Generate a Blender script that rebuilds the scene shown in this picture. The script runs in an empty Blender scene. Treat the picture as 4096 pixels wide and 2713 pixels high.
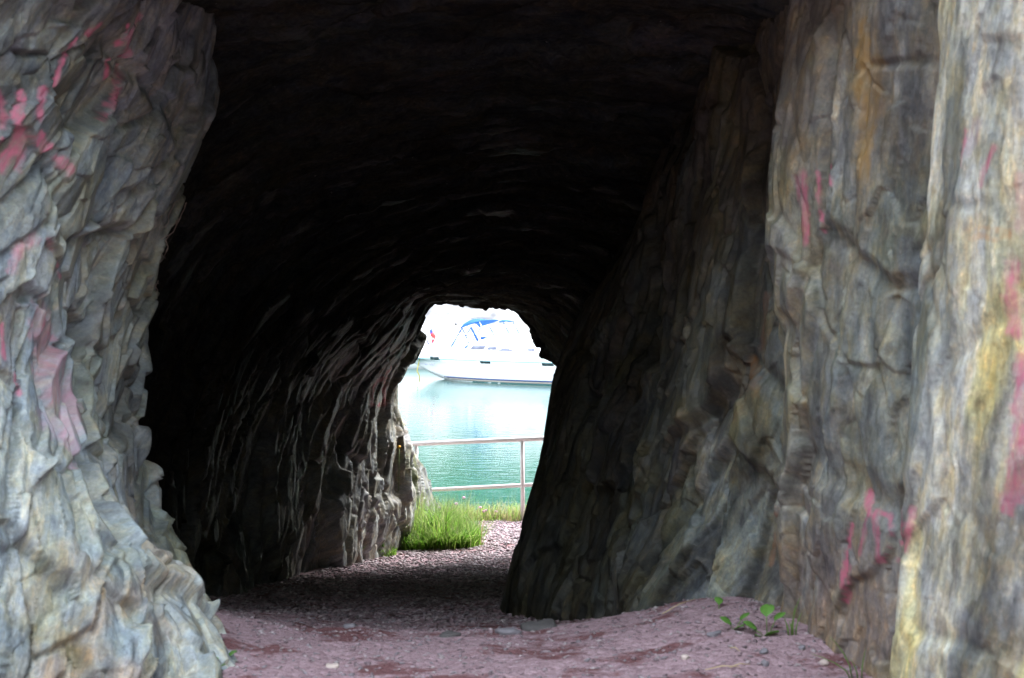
import bpy, math, random
import numpy as np

random.seed(7)
rng = np.random.default_rng(11)
scene = bpy.context.scene
COL = scene.collection

# ------------------------------------------------------------------ camera, world, sun, exposure
CAM_H = 1.6
cam_d = bpy.data.cameras.new("camera")
cam_d.sensor_width = 36.0
cam_d.lens = 50.0
cam_d.shift_y = -0.0503
cam_d.clip_start = 0.05
cam_d.clip_end = 3000.0
cam_d.dof.use_dof = True
cam_d.dof.focus_distance = 16.0
cam_d.dof.aperture_fstop = 4.5
cam = bpy.data.objects.new("camera", cam_d)
cam.location = (0, 0, CAM_H)
cam.rotation_euler = (math.radians(90), 0, 0)
COL.objects.link(cam)
scene.camera = cam

SUN_EL, SUN_AZ = math.radians(48), math.radians(42)      # azimuth measured from +Y towards +X
world = bpy.data.worlds.new("World")
scene.world = world
world.use_nodes = True
wn, wl = world.node_tree.nodes, world.node_tree.links
wn.clear()
w_out = wn.new("ShaderNodeOutputWorld")
w_bg = wn.new("ShaderNodeBackground")
w_sky = wn.new("ShaderNodeTexSky")
w_sky.sky_type = 'NISHITA'
w_sky.sun_disc = False
w_sky.sun_elevation = SUN_EL
w_sky.sun_rotation = SUN_AZ
w_sky.air_density = 1.0
w_sky.dust_density = 4.0
w_sky.ozone_density = 1.0
w_hsv = wn.new("ShaderNodeHueSaturation")
w_hsv.inputs["Saturation"].default_value = 0.42          # veil of high cloud
wl.new(w_sky.outputs[0], w_hsv.inputs["Color"])
w_mix = wn.new("ShaderNodeMix")                          # even bright overcast over the clear sky's gradient
w_mix.data_type = 'RGBA'
w_mix.inputs[0].default_value = 0.6
wl.new(w_hsv.outputs[0], w_mix.inputs[6])
w_mix.inputs[7].default_value = (6.6, 7.2, 8.0, 1)
wl.new(w_mix.outputs[2], w_bg.inputs["Color"])
w_bg.inputs["Strength"].default_value = 0.15
wl.new(w_bg.outputs[0], w_out.inputs["Surface"])

sun_d = bpy.data.lights.new("sun", 'SUN')
sun_d.energy = 1.5
sun_d.angle = math.radians(40)
sun_d.color = (1.0, 0.975, 0.94)
sun = bpy.data.objects.new("sun", sun_d)
sun.rotation_euler = (math.radians(90) - SUN_EL, 0, -SUN_AZ + math.pi)
sun.location = (0, 0, 60)
COL.objects.link(sun)

scene.view_settings.view_transform = 'Standard'
scene.view_settings.look = 'None'
scene.view_settings.exposure = 2.92
scene.view_settings.gamma = 1.0
scene.view_settings.use_curve_mapping = False
scene.render.engine = 'CYCLES'
scene.cycles.use_denoising = True
scene.cycles.max_bounces = 8
scene.cycles.diffuse_bounces = 4
scene.cycles.use_adaptive_sampling = True
scene.cycles.adaptive_threshold = 0.025
scene.cycles.glossy_bounces = 3
scene.cycles.sample_clamp_indirect = 6.0

# ------------------------------------------------------------------ helpers
F_PX = 5689.0
def at(px, py, Y):
    """A point of the place: photograph direction (full pixels) at distance Y."""
    return ((px - 2048.0) / F_PX * Y, Y, CAM_H - (py - 1150.0) / F_PX * Y)

def tag(o, label=None, cat=None, group=None, kind=None):
    if label: o["label"] = label
    if cat: o["category"] = cat
    if group: o["group"] = group
    if kind: o["kind"] = kind
    return o

def empty(name, loc=(0, 0, 0), rot=(0, 0, 0)):
    o = bpy.data.objects.new(name, None)
    o.location = loc
    o.rotation_euler = rot
    o.empty_display_size = 0.1
    COL.objects.link(o)
    return o

def raw_mesh(name, V, F, mat=None, parent=None, smooth=False, attrs=None):
    """V (n,3); F an int array (m,3|4) or a list of such arrays; attrs {name: (n,3|4) colour / (n,) float / ('v',(n,3)) vector}."""
    V = np.asarray(V, dtype=np.float32).reshape(-1, 3)
    Fs = F if isinstance(F, list) else [F]
    Fs = [np.asarray(f, dtype=np.int32) for f in Fs if len(f)]
    me = bpy.data.meshes.new(name)
    me.vertices.add(len(V))
    me.vertices.foreach_set("co", V.ravel())
    loops = np.concatenate([f.ravel() for f in Fs])
    tot = np.concatenate([np.full(len(f), f.shape[1], dtype=np.int32) for f in Fs])
    start = np.concatenate([[0], np.cumsum(tot)[:-1]]).astype(np.int32)
    me.loops.add(len(loops))
    me.loops.foreach_set("vertex_index", loops)
    me.polygons.add(len(tot))
    me.polygons.foreach_set("loop_start", start)
    me.polygons.foreach_set("loop_total", tot)
    if smooth:
        me.polygons.foreach_set("use_smooth", np.ones(len(tot), dtype=bool))
    me.update(calc_edges=True)
    for an, a in (attrs or {}).items():
        if isinstance(a, tuple):
            at_ = me.attributes.new(an, 'FLOAT_VECTOR', 'POINT')
            at_.data.foreach_set("vector", np.asarray(a[1], dtype=np.float32).ravel())
        elif a.ndim == 1:
            at_ = me.attributes.new(an, 'FLOAT', 'POINT')
            at_.data.foreach_set("value", a.astype(np.float32))
        else:
            if a.shape[1] == 3:
                a = np.concatenate([a, np.ones((len(a), 1))], 1)
            at_ = me.attributes.new(an, 'FLOAT_COLOR', 'POINT')
            at_.data.foreach_set("color", a.astype(np.float32).ravel())
    o = bpy.data.objects.new(name, me)
    if mat: me.materials.append(mat)
    COL.objects.link(o)
    if parent: o.parent = parent
    return o

class MB:
    """Collects simple solids and builds ONE mesh object."""
    def __init__(s): s.v = []; s.f3 = []; s.f4 = []; s.n = 0
    def add(s, v, quads=(), tris=()):
        b = s.n
        s.v += [tuple(p) for p in v]; s.n += len(v)
        s.f4 += [tuple(i + b for i in q) for q in quads]
        s.f3 += [tuple(i + b for i in t) for t in tris]
        return s
    def box(s, c, d, rz=0.0, bev=0.0):
        hx, hy, hz = d[0] / 2, d[1] / 2, d[2] / 2
        cr, sr = math.cos(rz), math.sin(rz)
        v = []
        for z in (-hz, hz):
            for x, y in ((-hx, -hy), (hx, -hy), (hx, hy), (-hx, hy)):
                v.append((c[0] + x * cr - y * sr, c[1] + x * sr + y * cr, c[2] + z))
        return s.add(v, [(0, 3, 2, 1), (4, 5, 6, 7), (0, 1, 5, 4), (1, 2, 6, 5), (2, 3, 7, 6), (3, 0, 4, 7)])
    def tube(s, pts, r, n=8, caps=True):
        pts = [np.array(p, float) for p in pts]
        rs = r if hasattr(r, '__len__') else [r] * len(pts)
        t0 = pts[1] - pts[0]
        up = np.array((0, 0, 1.0)) if abs(t0[2]) < .9 * np.linalg.norm(t0) else np.array((1.0, 0, 0))
        v = []
        for i, p in enumerate(pts):
            t = pts[min(i + 1, len(pts) - 1)] - pts[max(i - 1, 0)]
            t /= np.linalg.norm(t) + 1e-9
            a = np.cross(t, up); a /= np.linalg.norm(a) + 1e-9
            b = np.cross(a, t)
            for k in range(n):
                an = 2 * math.pi * k / n
                v.append(tuple(p + rs[i] * (math.cos(an) * a + math.sin(an) * b)))
        q = []
        for i in range(len(pts) - 1):
            for k in range(n):
                k2 = (k + 1) % n
                q.append((i * n + k, i * n + k2, (i + 1) * n + k2, (i + 1) * n + k))
        tr = []
        if caps:
            e = (len(pts) - 1) * n
            for k in range(1, n - 1):
                tr.append((0, k + 1, k)); tr.append((e, e + k, e + k + 1))
        return s.add(v, q, tr)
    def ball(s, c, r, nu=10, nv=6):
        r = r if hasattr(r, '__len__') else (r, r, r)
        v = [(c[0], c[1], c[2] + r[2])]
        for j in range(1, nv):
            th = math.pi * j / nv
            for k in range(nu):
                ph = 2 * math.pi * k / nu
                v.append((c[0] + r[0] * math.sin(th) * math.cos(ph), c[1] + r[1] * math.sin(th) * math.sin(ph), c[2] + r[2] * math.cos(th)))
        v.append((c[0], c[1], c[2] - r[2]))
        q, t = [], []
        for k in range(nu):
            k2 = (k + 1) % nu
            t.append((0, 1 + k, 1 + k2))
            for j in range(nv - 2):
                a = 1 + j * nu
                q.append((a + k, a + nu + k, a + nu + k2, a + k2))
            a = 1 + (nv - 2) * nu
            t.append((a + k, len(v) - 1, a + k2))
        return s.add(v, q, t)
    def build(s, name, mat=None, parent=None, smooth=False):
        return raw_mesh(name, s.v, [np.array(s.f3 or np.zeros((0, 3)), int), np.array(s.f4 or np.zeros((0, 4)), int)], mat, parent, smooth)

# ---- numpy noise
def _hash(ix, iy, iz, seed):
    with np.errstate(over='ignore'):
        h = ix.astype(np.uint32) * np.uint32(374761393) + iy.astype(np.uint32) * np.uint32(668265263) + iz.astype(np.uint32) * np.uint32(2147483647 - 1013) + np.uint32((seed * 1274126177) & 0xffffffff)
        h = (h ^ (h >> np.uint32(13))) * np.uint32(1274126177)
        h = (h ^ (h >> np.uint32(16))) * np.uint32(2246822519)
        h = h ^ (h >> np.uint32(15))
    return h

def _u(h):
    return (h & np.uint32(0xffff)).astype(np.float32) / 65535.0

def vnoise(P, seed=0):
    """value noise, -1..1"""
    i = np.floor(P).astype(np.int64)
    f = (P - i).astype(np.float32)
    w = f * f * f * (f * (f * 6 - 15) + 10)
    out = np.zeros(len(P), np.float32)
    for dx in (0, 1):
        wx = w[:, 0] if dx else 1 - w[:, 0]
        for dy in (0, 1):
            wy = w[:, 1] if dy else 1 - w[:, 1]
            for dz in (0, 1):
                wz = w[:, 2] if dz else 1 - w[:, 2]
                out += wx * wy * wz * _u(_hash(i[:, 0] + dx, i[:, 1] + dy, i[:, 2] + dz, seed))
    return out * 2 - 1

def fbm(P, octv=4, seed=0, gain=.5, lac=2.03):
    o = np.zeros(len(P), np.float32); a = 1.0; s = 0.0
    for k in range(octv):
        o += a * vnoise(P * (lac ** k) + 17.3 * k, seed + k * 7)
        s += a; a *= gain
    return o / s * 1.6

def facets(Q, seed=0, slope=.9, soft=.07):
    """Cells, each with its own height and its own tilt: broken angular plates that meet in short steep risers. Returns (height, id, edge distance)."""
    i0 = np.floor(Q).astype(np.int64)
    n = len(Q)
    b1 = np.full(n, 9.0, np.float32); b2 = np.full(n, 9.5, np.float32)
    id1 = np.zeros(n, np.uint32); id2 = np.zeros(n, np.uint32)
    l1 = np.zeros((n, 3), np.float32); l2 = np.zeros((n, 3), np.float32)
    for dx in (-1, 0, 1):
        for dy in (-1, 0, 1):
            for dz in (-1, 0, 1):
                c = i0 + np.array((dx, dy, dz))
                h = _hash(c[:, 0], c[:, 1], c[:, 2], seed)
                fx = (h & np.uint32(1023)).astype(np.float32) / 1023
                fy = ((h >> np.uint32(10)) & np.uint32(1023)).astype(np.float32) / 1023
                fz = ((h >> np.uint32(20)) & np.uint32(1023)).astype(np.float32) / 1023
                d = np.stack([Q[:, 0] - c[:, 0] - fx, Q[:, 1] - c[:, 1] - fy, Q[:, 2] - c[:, 2] - fz], 1).astype(np.float32)
                r = (d * d).sum(1)
                m = r < b1
                m2 = (~m) & (r < b2)
                b2 = np.where(m, b1, np.where(m2, r, b2)); id2 = np.where(m, id1, np.where(m2, h, id2))
                l2[m] = l1[m]; l2[m2] = d[m2]
                b1 = np.where(m, r, b1); id1 = np.where(m, h, id1); l1[m] = d[m]
    def height(bid, loc):
        b = bid.astype(np.int64); z0 = b * 0
        h1 = _hash(b, z0 + 3, z0, seed + 91); h2 = _hash(b, z0 + 5, z0, seed + 92)
        g = np.stack([_u(h1) - .5, _u(h1 >> np.uint32(8)) - .5, _u(h2) - .5], 1) * 2 * slope
        return _u(h2 >> np.uint32(9)) - .5 + (g * loc).sum(1), _u(h1 ^ h2)
    ha, ca = height(id1, l1); hb, _ = height(id2, l2)
    edge = np.sqrt(b2) - np.sqrt(b1)
    k = .5 + .5 * smooth(0, soft, edge)
    return ha * k + hb * (1 - k), ca, edge

def smooth(a, b, x):
    t = np.clip((x - a) / (b - a), 0, 1)
    return t * t * (3 - 2 * t)

def pchip(P, samples):
    """P (n,...) control values at integer parameters; samples per span -> resampled array along axis 0 (no overshoot)."""
    P = np.asarray(P, float)
    d = np.diff(P, axis=0)
    m = np.zeros_like(P)
    a, b = d[:-1], d[1:]
    prod = a * b
    with np.errstate(divide='ignore', invalid='ignore'):
        hm = np.where(prod > 0, 2 * a * b / (a + b + np.where(a + b == 0, 1e-12, 0)), 0)
    m[1:-1] = hm
    m[0], m[-1] = d[0], d[-1]
    out = []
    for i, k in enumerate(samples):
        t = np.arange(k) / k
        t = t.reshape(-1, *([1] * (P.ndim - 1)))
        h00 = 2 * t**3 - 3 * t**2 + 1; h10 = t**3 - 2 * t**2 + t
        h01 = -2 * t**3 + 3 * t**2; h11 = t**3 - t**2
        out.append(h00 * P[i] + h10 * m[i] + h01 * P[i + 1] + h11 * m[i + 1])
    out.append(P[-1:])
    return np.concatenate(out, 0)

def grid_faces(nu, nv):
    i = np.arange(nu * nv).reshape(nu, nv)
    return np.stack([i[:-1, :-1], i[1:, :-1], i[1:, 1:], i[:-1, 1:]], -1).reshape(-1, 4)

def grid_normals(G):
    a = np.gradient(G, axis=0); b = np.gradient(G, axis=1)
    n = np.cross(a, b)
    return n / (np.linalg.norm(n, axis=2, keepdims=True) + 1e-9)

# ------------------------------------------------------------------ materials
def new_mat(name):
    m = bpy.data.materials.new(name); m.use_nodes = True
    nt = m.node_tree; nt.nodes.clear()
    out = nt.nodes.new("ShaderNodeOutputMaterial")
    b = nt.nodes.new("ShaderNodeBsdfPrincipled")
    nt.links.new(b.outputs[0], out.inputs[0])
    return m, nt, b

def N(nt, typ, **kw):
    n = nt.nodes.new(typ)
    for k, v in kw.items():
        if k.startswith("i_"):
            key = k[2:]
            n.inputs[int(key) if key.isdigit() else key.replace("_", " ")].default_value = v
        else:
            setattr(n, k, v)
    return n

def simple(name, col, rough=.5, spec=.5, var=.12, scale=6.0, metal=0.0, bump=0.0):
    m, nt, b = new_mat(name)
    tc = N(nt, "ShaderNodeTexCoord")
    no = N(nt, "ShaderNodeTexNoise", i_Scale=scale, i_Detail=5.0)
    nt.links.new(tc.outputs["Object"], no.inputs["Vector"])
    r = N(nt, "ShaderNodeMapRange", i_3=1 - var, i_4=1 + var)
    nt.links.new(no.outputs["Fac"], r.inputs[0])
    mx = N(nt, "ShaderNodeVectorMath", operation='SCALE')
    mx.inputs[0].default_value = col[:3]
    nt.links.new(r.outputs[0], mx.inputs["Scale"])
    nt.links.new(mx.outputs[0], b.inputs["Base Color"])
    b.inputs["Roughness"].default_value = rough
    b.inputs["Specular IOR Level"].default_value = spec
    b.inputs["Metallic"].default_value = metal
    if bump:
        bp = N(nt, "ShaderNodeBump", i_Strength=bump, i_Distance=.01)
        nt.links.new(no.outputs["Fac"], bp.inputs["Height"])
        nt.links.new(bp.outputs[0], b.inputs["Normal"])
    return m

def rock_material(name="slate_rock", chip=1.0):
    m, nt, b = new_mat(name)
    L = nt.links.new
    rock = N(nt, "ShaderNodeAttribute", attribute_name="rock")
    paint = N(nt, "ShaderNodeAttribute", attribute_name="paint")
    bed = N(nt, "ShaderNodeAttribute", attribute_name="bed")
    tc = N(nt, "ShaderNodeTexCoord")
    # fine streaks along the foliation
    mp = N(nt, "ShaderNodeMapping"); mp.inputs["Scale"].default_value = (44, 8, 22)
    L(bed.outputs["Vector"], mp.inputs["Vector"])
    n1 = N(nt, "ShaderNodeTexNoise", i_Scale=1.0, i_Detail=5.0, i_Roughness=.62)
    L(mp.outputs[0], n1.inputs["Vector"])
    n2 = N(nt, "ShaderNodeTexNoise", i_Scale=55.0, i_Detail=6.0, i_Roughness=.7)
    L(tc.outputs["Object"], n2.inputs["Vector"])
    r1 = N(nt, "ShaderNodeMapRange", i_1=.28, i_2=.72, i_3=.62, i_4=1.36)
    L(n1.outputs["Fac"], r1.inputs[0])
    r2 = N(nt, "ShaderNodeMapRange", i_1=.3, i_2=.7, i_3=.72, i_4=1.25)
    L(n2.outputs["Fac"], r2.inputs[0])
    mu = N(nt, "ShaderNodeMath", operation='MULTIPLY'); L(r1.outputs[0], mu.inputs[0]); L(r2.outputs[0], mu.inputs[1])
    sc = N(nt, "ShaderNodeVectorMath", operation='SCALE'); L(rock.outputs["Color"], sc.inputs[0]); L(mu.outputs[0], sc.inputs["Scale"])
    def tone(vec, scale, stops, prev, det=4.0, rough=.6):
        n = N(nt, "ShaderNodeTexNoise", i_Scale=scale, i_Detail=det, i_Roughness=rough)
        L(vec, n.inputs["Vector"])
        r = N(nt, "ShaderNodeValToRGB"); el = r.color_ramp.elements
        while len(el) < len(stops): el.new(.5)
        for e_, (p_, c_) in zip(el, stops): e_.position = p_; e_.color = (*c_, 1)
        L(n.outputs["Fac"], r.inputs[0])
        v = N(nt, "ShaderNodeVectorMath", operation='MULTIPLY'); L(prev, v.inputs[0]); L(r.outputs[0], v.inputs[1])
        return v.outputs[0]
    mq = N(nt, "ShaderNodeMapping"); mq.inputs["Scale"].default_value = (13, 3.6, 8); L(bed.outputs["Vector"], mq.inputs["Vector"])
    mq2 = N(nt, "ShaderNodeMapping"); mq2.inputs["Scale"].default_value = (34, 15, 24); mq2.inputs["Location"].default_value = (7, 3, 1); L(bed.outputs["Vector"], mq2.inputs["Vector"])
    t1 = tone(mq.outputs[0], 1.0, [(.30, (.55, .56, .60)), (.42, (.92, .96, 1.02)), (.50, (1.0, 1.0, 1.0)), (.57, (1.14, 1.04, .88)), (.64, (.90, .92, .86)), (.74, (1.55, 1.54, 1.48))], sc.outputs[0])
    t2 = tone(mq2.outputs[0], 1.0, [(.28, (.62, .62, .66)), (.44, (1.0, 1.0, 1.0)), (.55, (1.0, 1.0, .97)), (.62, (1.18, 1.07, .95)), (.72, (1.6, 1.58, 1.5))], t1, 4.0, .7)
    t3 = tone(tc.outputs["Object"], 9.0, [(.30, (.78, .80, .86)), (.48, (1.0, 1.0, 1.0)), (.58, (1.03, 1.0, .90)), (.70, (1.10, .99, .94))], t2, 4.0, .65)
    # pale mineral specks
    vo = N(nt, "ShaderNodeTexNoise", i_Scale=23.0, i_Detail=4.0, i_Roughness=.75)
    L(tc.outputs["Object"], vo.inputs["Vector"])
    rs = N(nt, "ShaderNodeMapRange", i_1=.69, i_2=.77, i_3=0.0, i_4=.55)
    L(vo.outputs["Fac"], rs.inputs[0])
    m1 = N(nt, "ShaderNodeMix", data_type='RGBA')
    L(rs.outputs[0], m1.inputs[0]); L(t3, m1.inputs[6]); m1.inputs[7].default_value = (.40, .40, .36, 1)
    # spray paint, broken up by the relief
    pn = N(nt, "ShaderNodeMapRange", i_1=.30, i_2=.64, i_3=1.2, i_4=.34)
    L(n1.outputs["Fac"], pn.inputs[0])
    pm = N(nt, "ShaderNodeMath", operation='MULTIPLY', use_clamp=True); L(paint.outputs["Alpha"], pm.inputs[0]); L(pn.outputs[0], pm.inputs[1])
    m2 = N(nt, "ShaderNodeMix", data_type='RGBA')
    L(pm.outputs[0], m2.inputs[0]); L(m1.outputs[2], m2.inputs[6]); L(paint.outputs["Color"], m2.inputs[7])
    L(m2.outputs[2], b.inputs["Base Color"])
    rr = N(nt, "ShaderNodeMapRange", i_3=.42, i_4=.8)
    L(n2.outputs["Fac"], rr.inputs[0]); L(rr.outputs[0], b.inputs["Roughness"])
    lum = N(nt, "ShaderNodeMapRange", i_1=.03, i_2=.13, i_3=.0, i_4=.5)                # less sheen on dark colours, keeping the vault's painted shade dull
    L(rock.outputs["Fac"], lum.inputs[0]); L(lum.outputs[0], b.inputs["Specular IOR Level"])
    ad = N(nt, "ShaderNodeMath", operation='MULTIPLY_ADD', i_1=.45); L(n2.outputs["Fac"], ad.inputs[0]); L(n1.outputs["Fac"], ad.inputs[2])
    # chipped facets: every cell a small plane of its own tilt
    def chips(scale, loc):
        mm = N(nt, "ShaderNodeMapping"); mm.inputs["Scale"].default_value = scale; mm.inputs["Location"].default_value = loc
        L(bed.outputs["Vector"], mm.inputs["Vector"])
        wn_ = N(nt, "ShaderNodeTexNoise", i_Scale=.8, i_Detail=3.0); L(mm.outputs[0], wn_.inputs["Vector"])
        wv = N(nt, "ShaderNodeVectorMath", operation='MULTIPLY_ADD'); L(wn_.outputs["Color"], wv.inputs[0]); wv.inputs[1].default_value = (.8, .8, .8); L(mm.outputs[0], wv.inputs[2])
        v = N(nt, "ShaderNodeTexVoronoi", i_Scale=1.0); L(wv.outputs[0], v.inputs["Vector"])
        df = N(nt, "ShaderNodeVectorMath", operation='SUBTRACT'); L(wv.outputs[0], df.inputs[0]); L(v.outputs["Position"], df.inputs[1])
        cc = N(nt, "ShaderNodeVectorMath", operation='SUBTRACT'); L(v.outputs["Color"], cc.inputs[0]); cc.inputs[1].default_value = (.5, .5, .5)
        dt = N(nt, "ShaderNodeVectorMath", operation='DOT_PRODUCT'); L(df.outputs[0], dt.inputs[0]); L(cc.outputs[0], dt.inputs[1])
        sx = N(nt, "ShaderNodeSeparateXYZ"); L(v.outputs["Color"], sx.inputs[0])
        o = N(nt, "ShaderNodeMath", operation='MULTIPLY_ADD', i_1=.5); L(sx.outputs[0], o.inputs[0]); L(dt.outputs["Value"], o.inputs[2])
        return o.outputs[0]
    c1 = chips((9, 3.0, 5.5), (0, 0, 0)); c2 = chips((26, 9, 16), (3, 5, 1))
    b1 = N(nt, "ShaderNodeBump", i_Strength=.9, i_Distance=.055 * chip); L(c1, b1.inputs["Height"])
    b2 = N(nt, "ShaderNodeBump", i_Strength=.8, i_Distance=.020 * chip); L(c2, b2.inputs["Height"]); L(b1.outputs[0], b2.inputs["Normal"])
    bp = N(nt, "ShaderNodeBump", i_Strength=.45, i_Distance=.010)
    L(ad.outputs[0], bp.inputs["Height"]); L(b2.outputs[0], bp.inputs["Normal"]); L(bp.outputs[0], b.inputs["Normal"])
    return m

def attr_mat(name, attr="col", rough=.7, spec=.3, trans=0.0):
    m, nt, b = new_mat(name)
    a = N(nt, "ShaderNodeAttribute", attribute_name=attr)
    tc = N(nt, "ShaderNodeTexCoord")
    no = N(nt, "ShaderNodeTexNoise", i_Scale=40.0, i_Detail=3.0)
    nt.links.new(tc.outputs["Object"], no.inputs["Vector"])
    r = N(nt, "ShaderNodeMapRange", i_1=.3, i_2=.7, i_3=.8, i_4=1.2)
    nt.links.new(no.outputs["Fac"], r.inputs[0])
    s = N(nt, "ShaderNodeVectorMath", operation='SCALE')
    nt.links.new(a.outputs["Color"], s.inputs[0]); nt.links.new(r.outputs[0], s.inputs["Scale"])
    nt.links.new(s.outputs[0], b.inputs["Base Color"])
    b.inputs["Roughness"].default_value = rough
    b.inputs["Specular IOR Level"].default_value = spec
    if trans:
        out = [n for n in nt.nodes if n.type == 'OUTPUT_MATERIAL'][0]
        tr = N(nt, "ShaderNodeBsdfTranslucent"); nt.links.new(s.outputs[0], tr.inputs[0])
        mx = N(nt, "ShaderNodeMixShader", i_0=trans)
        nt.links.new(b.outputs[0], mx.inputs[1]); nt.links.new(tr.outputs[0], mx.inputs[2])
        nt.links.new(mx.outputs[0], out.inputs[0])
    return m

def ground_material():
    m, nt, b = new_mat("gravel_ground")
    L = nt.links.new
    tc = N(nt, "ShaderNodeTexCoord")
    vo = N(nt, "ShaderNodeTexVoronoi", i_Scale=38.0, feature='F1')
    L(tc.outputs["Object"], vo.inputs["Vector"])
    big = N(nt, "ShaderNodeTexNoise", i_Scale=1.6, i_Detail=6.0, i_Roughness=.65)
    mpb = N(nt, "ShaderNodeMapping"); mpb.inputs["Scale"].default_value = (1.0, 1.7, 1)
    L(tc.outputs["Object"], mpb.inputs["Vector"]); L(mpb.outputs[0], big.inputs["Vector"])
    fine = N(nt, "ShaderNodeTexNoise", i_Scale=90.0, i_Detail=6.0, i_Roughness=.7)
    L(tc.outputs["Object"], fine.inputs["Vector"])
    cr = N(nt, "ShaderNodeValToRGB")
    e = cr.color_ramp.elements
    e[0].position, e[0].color = 0.0, (.30, .20, .222, 1)
    e[1].position, e[1].color = 1.0, (.47, .335, .37, 1)
    L(vo.outputs["Color"], cr.inputs[0])
    # damp red-brown earth patches
    pr = N(nt, "ShaderNodeMapRange", i_1=.52, i_2=.58, i_3=0.0, i_4=.85)
    L(big.outputs["Fac"], pr.inputs[0])
    mx = N(nt, "ShaderNodeMix", data_type='RGBA'); L(pr.outputs[0], mx.inputs[0]); L(cr.outputs[0], mx.inputs[6]); mx.inputs[7].default_value = (.16, .062, .062, 1)
    fr = N(nt, "ShaderNodeMapRange", i_1=.3, i_2=.7, i_3=.7, i_4=1.25); L(fine.outputs["Fac"], fr.inputs[0])
    sc = N(nt, "ShaderNodeVectorMath", operation='SCALE'); L(mx.outputs[2], sc.inputs[0]); L(fr.outputs[0], sc.inputs["Scale"])
    L(sc.outputs[0], b.inputs["Base Color"])
    b.inputs["Roughness"].default_value = .9
    b.inputs["Specular IOR Level"].default_value = .2
    inv = N(nt, "ShaderNodeMath", operation='MULTIPLY_ADD', i_1=-1.0); L(vo.outputs["Distance"], inv.inputs[0]); L(fine.outputs["Fac"], inv.inputs[2])
    bp = N(nt, "ShaderNodeBump", i_Strength=.8, i_Distance=.02); L(inv.outputs[0], bp.inputs["Height"]); L(bp.outputs[0], b.inputs["Normal"])
    return m

def water_material():
    m, nt, b = new_mat("harbour_water")
    L = nt.links.new
    tc = N(nt, "ShaderNodeTexCoord")
    mp = N(nt, "ShaderNodeMapping"); mp.inputs["Scale"].default_value = (1.0, 1.6, 1)
    L(tc.outputs["Object"], mp.inputs["Vector"])
    n1 = N(nt, "ShaderNodeTexNoise", i_Scale=2.6, i_Detail=4.0, i_Roughness=.6)
    L(mp.outputs[0], n1.inputs["Vector"])
    n0 = N(nt, "ShaderNodeTexNoise", i_Scale=.25, i_Detail=3.0)
    L(mp.outputs[0], n0.inputs["Vector"])
    cr = N(nt, "ShaderNodeValToRGB")
    e = cr.color_ramp.elements
    e[0].position, e[0].color = .3, (.002, .050, .042, 1)
    e[1].position, e[1].color = .7, (.004, .066, .055, 1)
    L(n0.outputs["Fac"], cr.inputs[0]); L(cr.outputs[0], b.inputs["Base Color"])
    b.inputs["Roughness"].default_value = .06
    b.inputs["IOR"].default_value = 1.33
    b.inputs["Specular IOR Level"].default_value = .5
    bp = N(nt, "ShaderNodeBump", i_Strength=.22, i_Distance=.035); L(n1.outputs["Fac"], bp.inputs["Height"]); L(bp.outputs[0], b.inputs["Normal"])
    return m

M = {
    'rock': rock_material(),
    'vault': rock_material("shade_toned_slate", .4),  # tunnel rock; its darkness is shade carried in the vertex colour
    'ground': ground_material(),
    'water': water_material(),
    'gravel': attr_mat("gravel_stone", rough=.75, spec=.3),
    'grass': attr_mat("grass_blade", rough=.55, spec=.25, trans=.5),
    'leaf': simple("leaf_green", (.09, .21, .035), .5, .4, .2, 30),
    'stem': simple("stem_green", (.12, .20, .05), .6, .3, .2, 30),
    'rail': simple("white_rail_paint", (.66, .64, .63), .45, .5, .16, 14, bump=.2),
    'gel': simple("white_gelcoat", (.80, .80, .80), .25, .5, .02, 2),
    'stripe': simple("teal_stripe", (.30, .52, .55), .3, .5, .05, 4),
    'navy': simple("navy_boot_stripe", (.03, .06, .16), .35, .5, .1, 4),
    'tan': simple("tan_boot_stripe", (.33, .29, .25), .4, .5, .1, 4),
    'antifoul': simple("teal_antifouling", (.03, .10, .10), .6, .3, .2, 4),
    'glass': simple("smoked_window", (.10, .11, .16), .12, .6, .1, 3),
    'dark': simple("dark_hull_window", (.015, .03, .035), .15, .5, .1, 3),
    'blue': simple("blue_canvas", (.010, .075, .34), .8, .2, .15, 8),
    'steel': simple("steel_tube", (.55, .56, .58), .3, .5, .05, 4, metal=.8),
    'letter': simple("faded_lettering", (.42, .40, .62), .5, .3, .05, 4),
    'rope': simple("yellow_rope", (.45, .38, .08), .8, .2, .2, 30),
    'red': simple("red_cloth", (.62, .05, .05), .8, .2, .1, 10),
    'bluecloth': simple("dark_blue_cloth", (.03, .06, .30), .8, .2, .1, 10),
    'fender': simple("navy_fender", (.03, .035, .12), .5, .4, .1, 6),
    'greyc': simple("grey_cover", (.35, .37, .36), .8, .2, .1, 6),
    'quay': simple("pale_quay_stone", (.42, .41, .40), .9, .2, .25, 1.2, bump=.5),
    'ledge': simple("white_quay_coping", (.72, .72, .71), .8, .3, .06, 1.2),
    'wood': simple("hill_green", (.045, .075, .03), .9, .2, .4, .5),
    'sky_block_bank': simple("sky_block_earth", (.060, .062, .055), .95, .2, .4, .8),  # dark colour of the added light-blocking slope
    'yellow': simple("yellow_petal", (.75, .42, .02), .6, .3, .1, 60),
    'pink': simple("pink_petal", (.60, .30, .48), .6, .3, .15, 60),
    'root': simple("dry_root", (.22, .17, .14), .9, .2, .3, 40),
    'straw': simple("dry_straw", (.48, .38, .22), .8, .2, .25, 40),
    'paleston': simple("pale_pebble", (.50, .42, .38), .8, .3, .15, 40, bump=.3),
    'greyston': simple("grey_stone", (.20, .19, .21), .85, .3, .3, 25, bump=.6),
    'darkston': simple("dark_stone", (.09, .085, .085), .85, .3, .3, 25, bump=.6),
}

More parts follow.
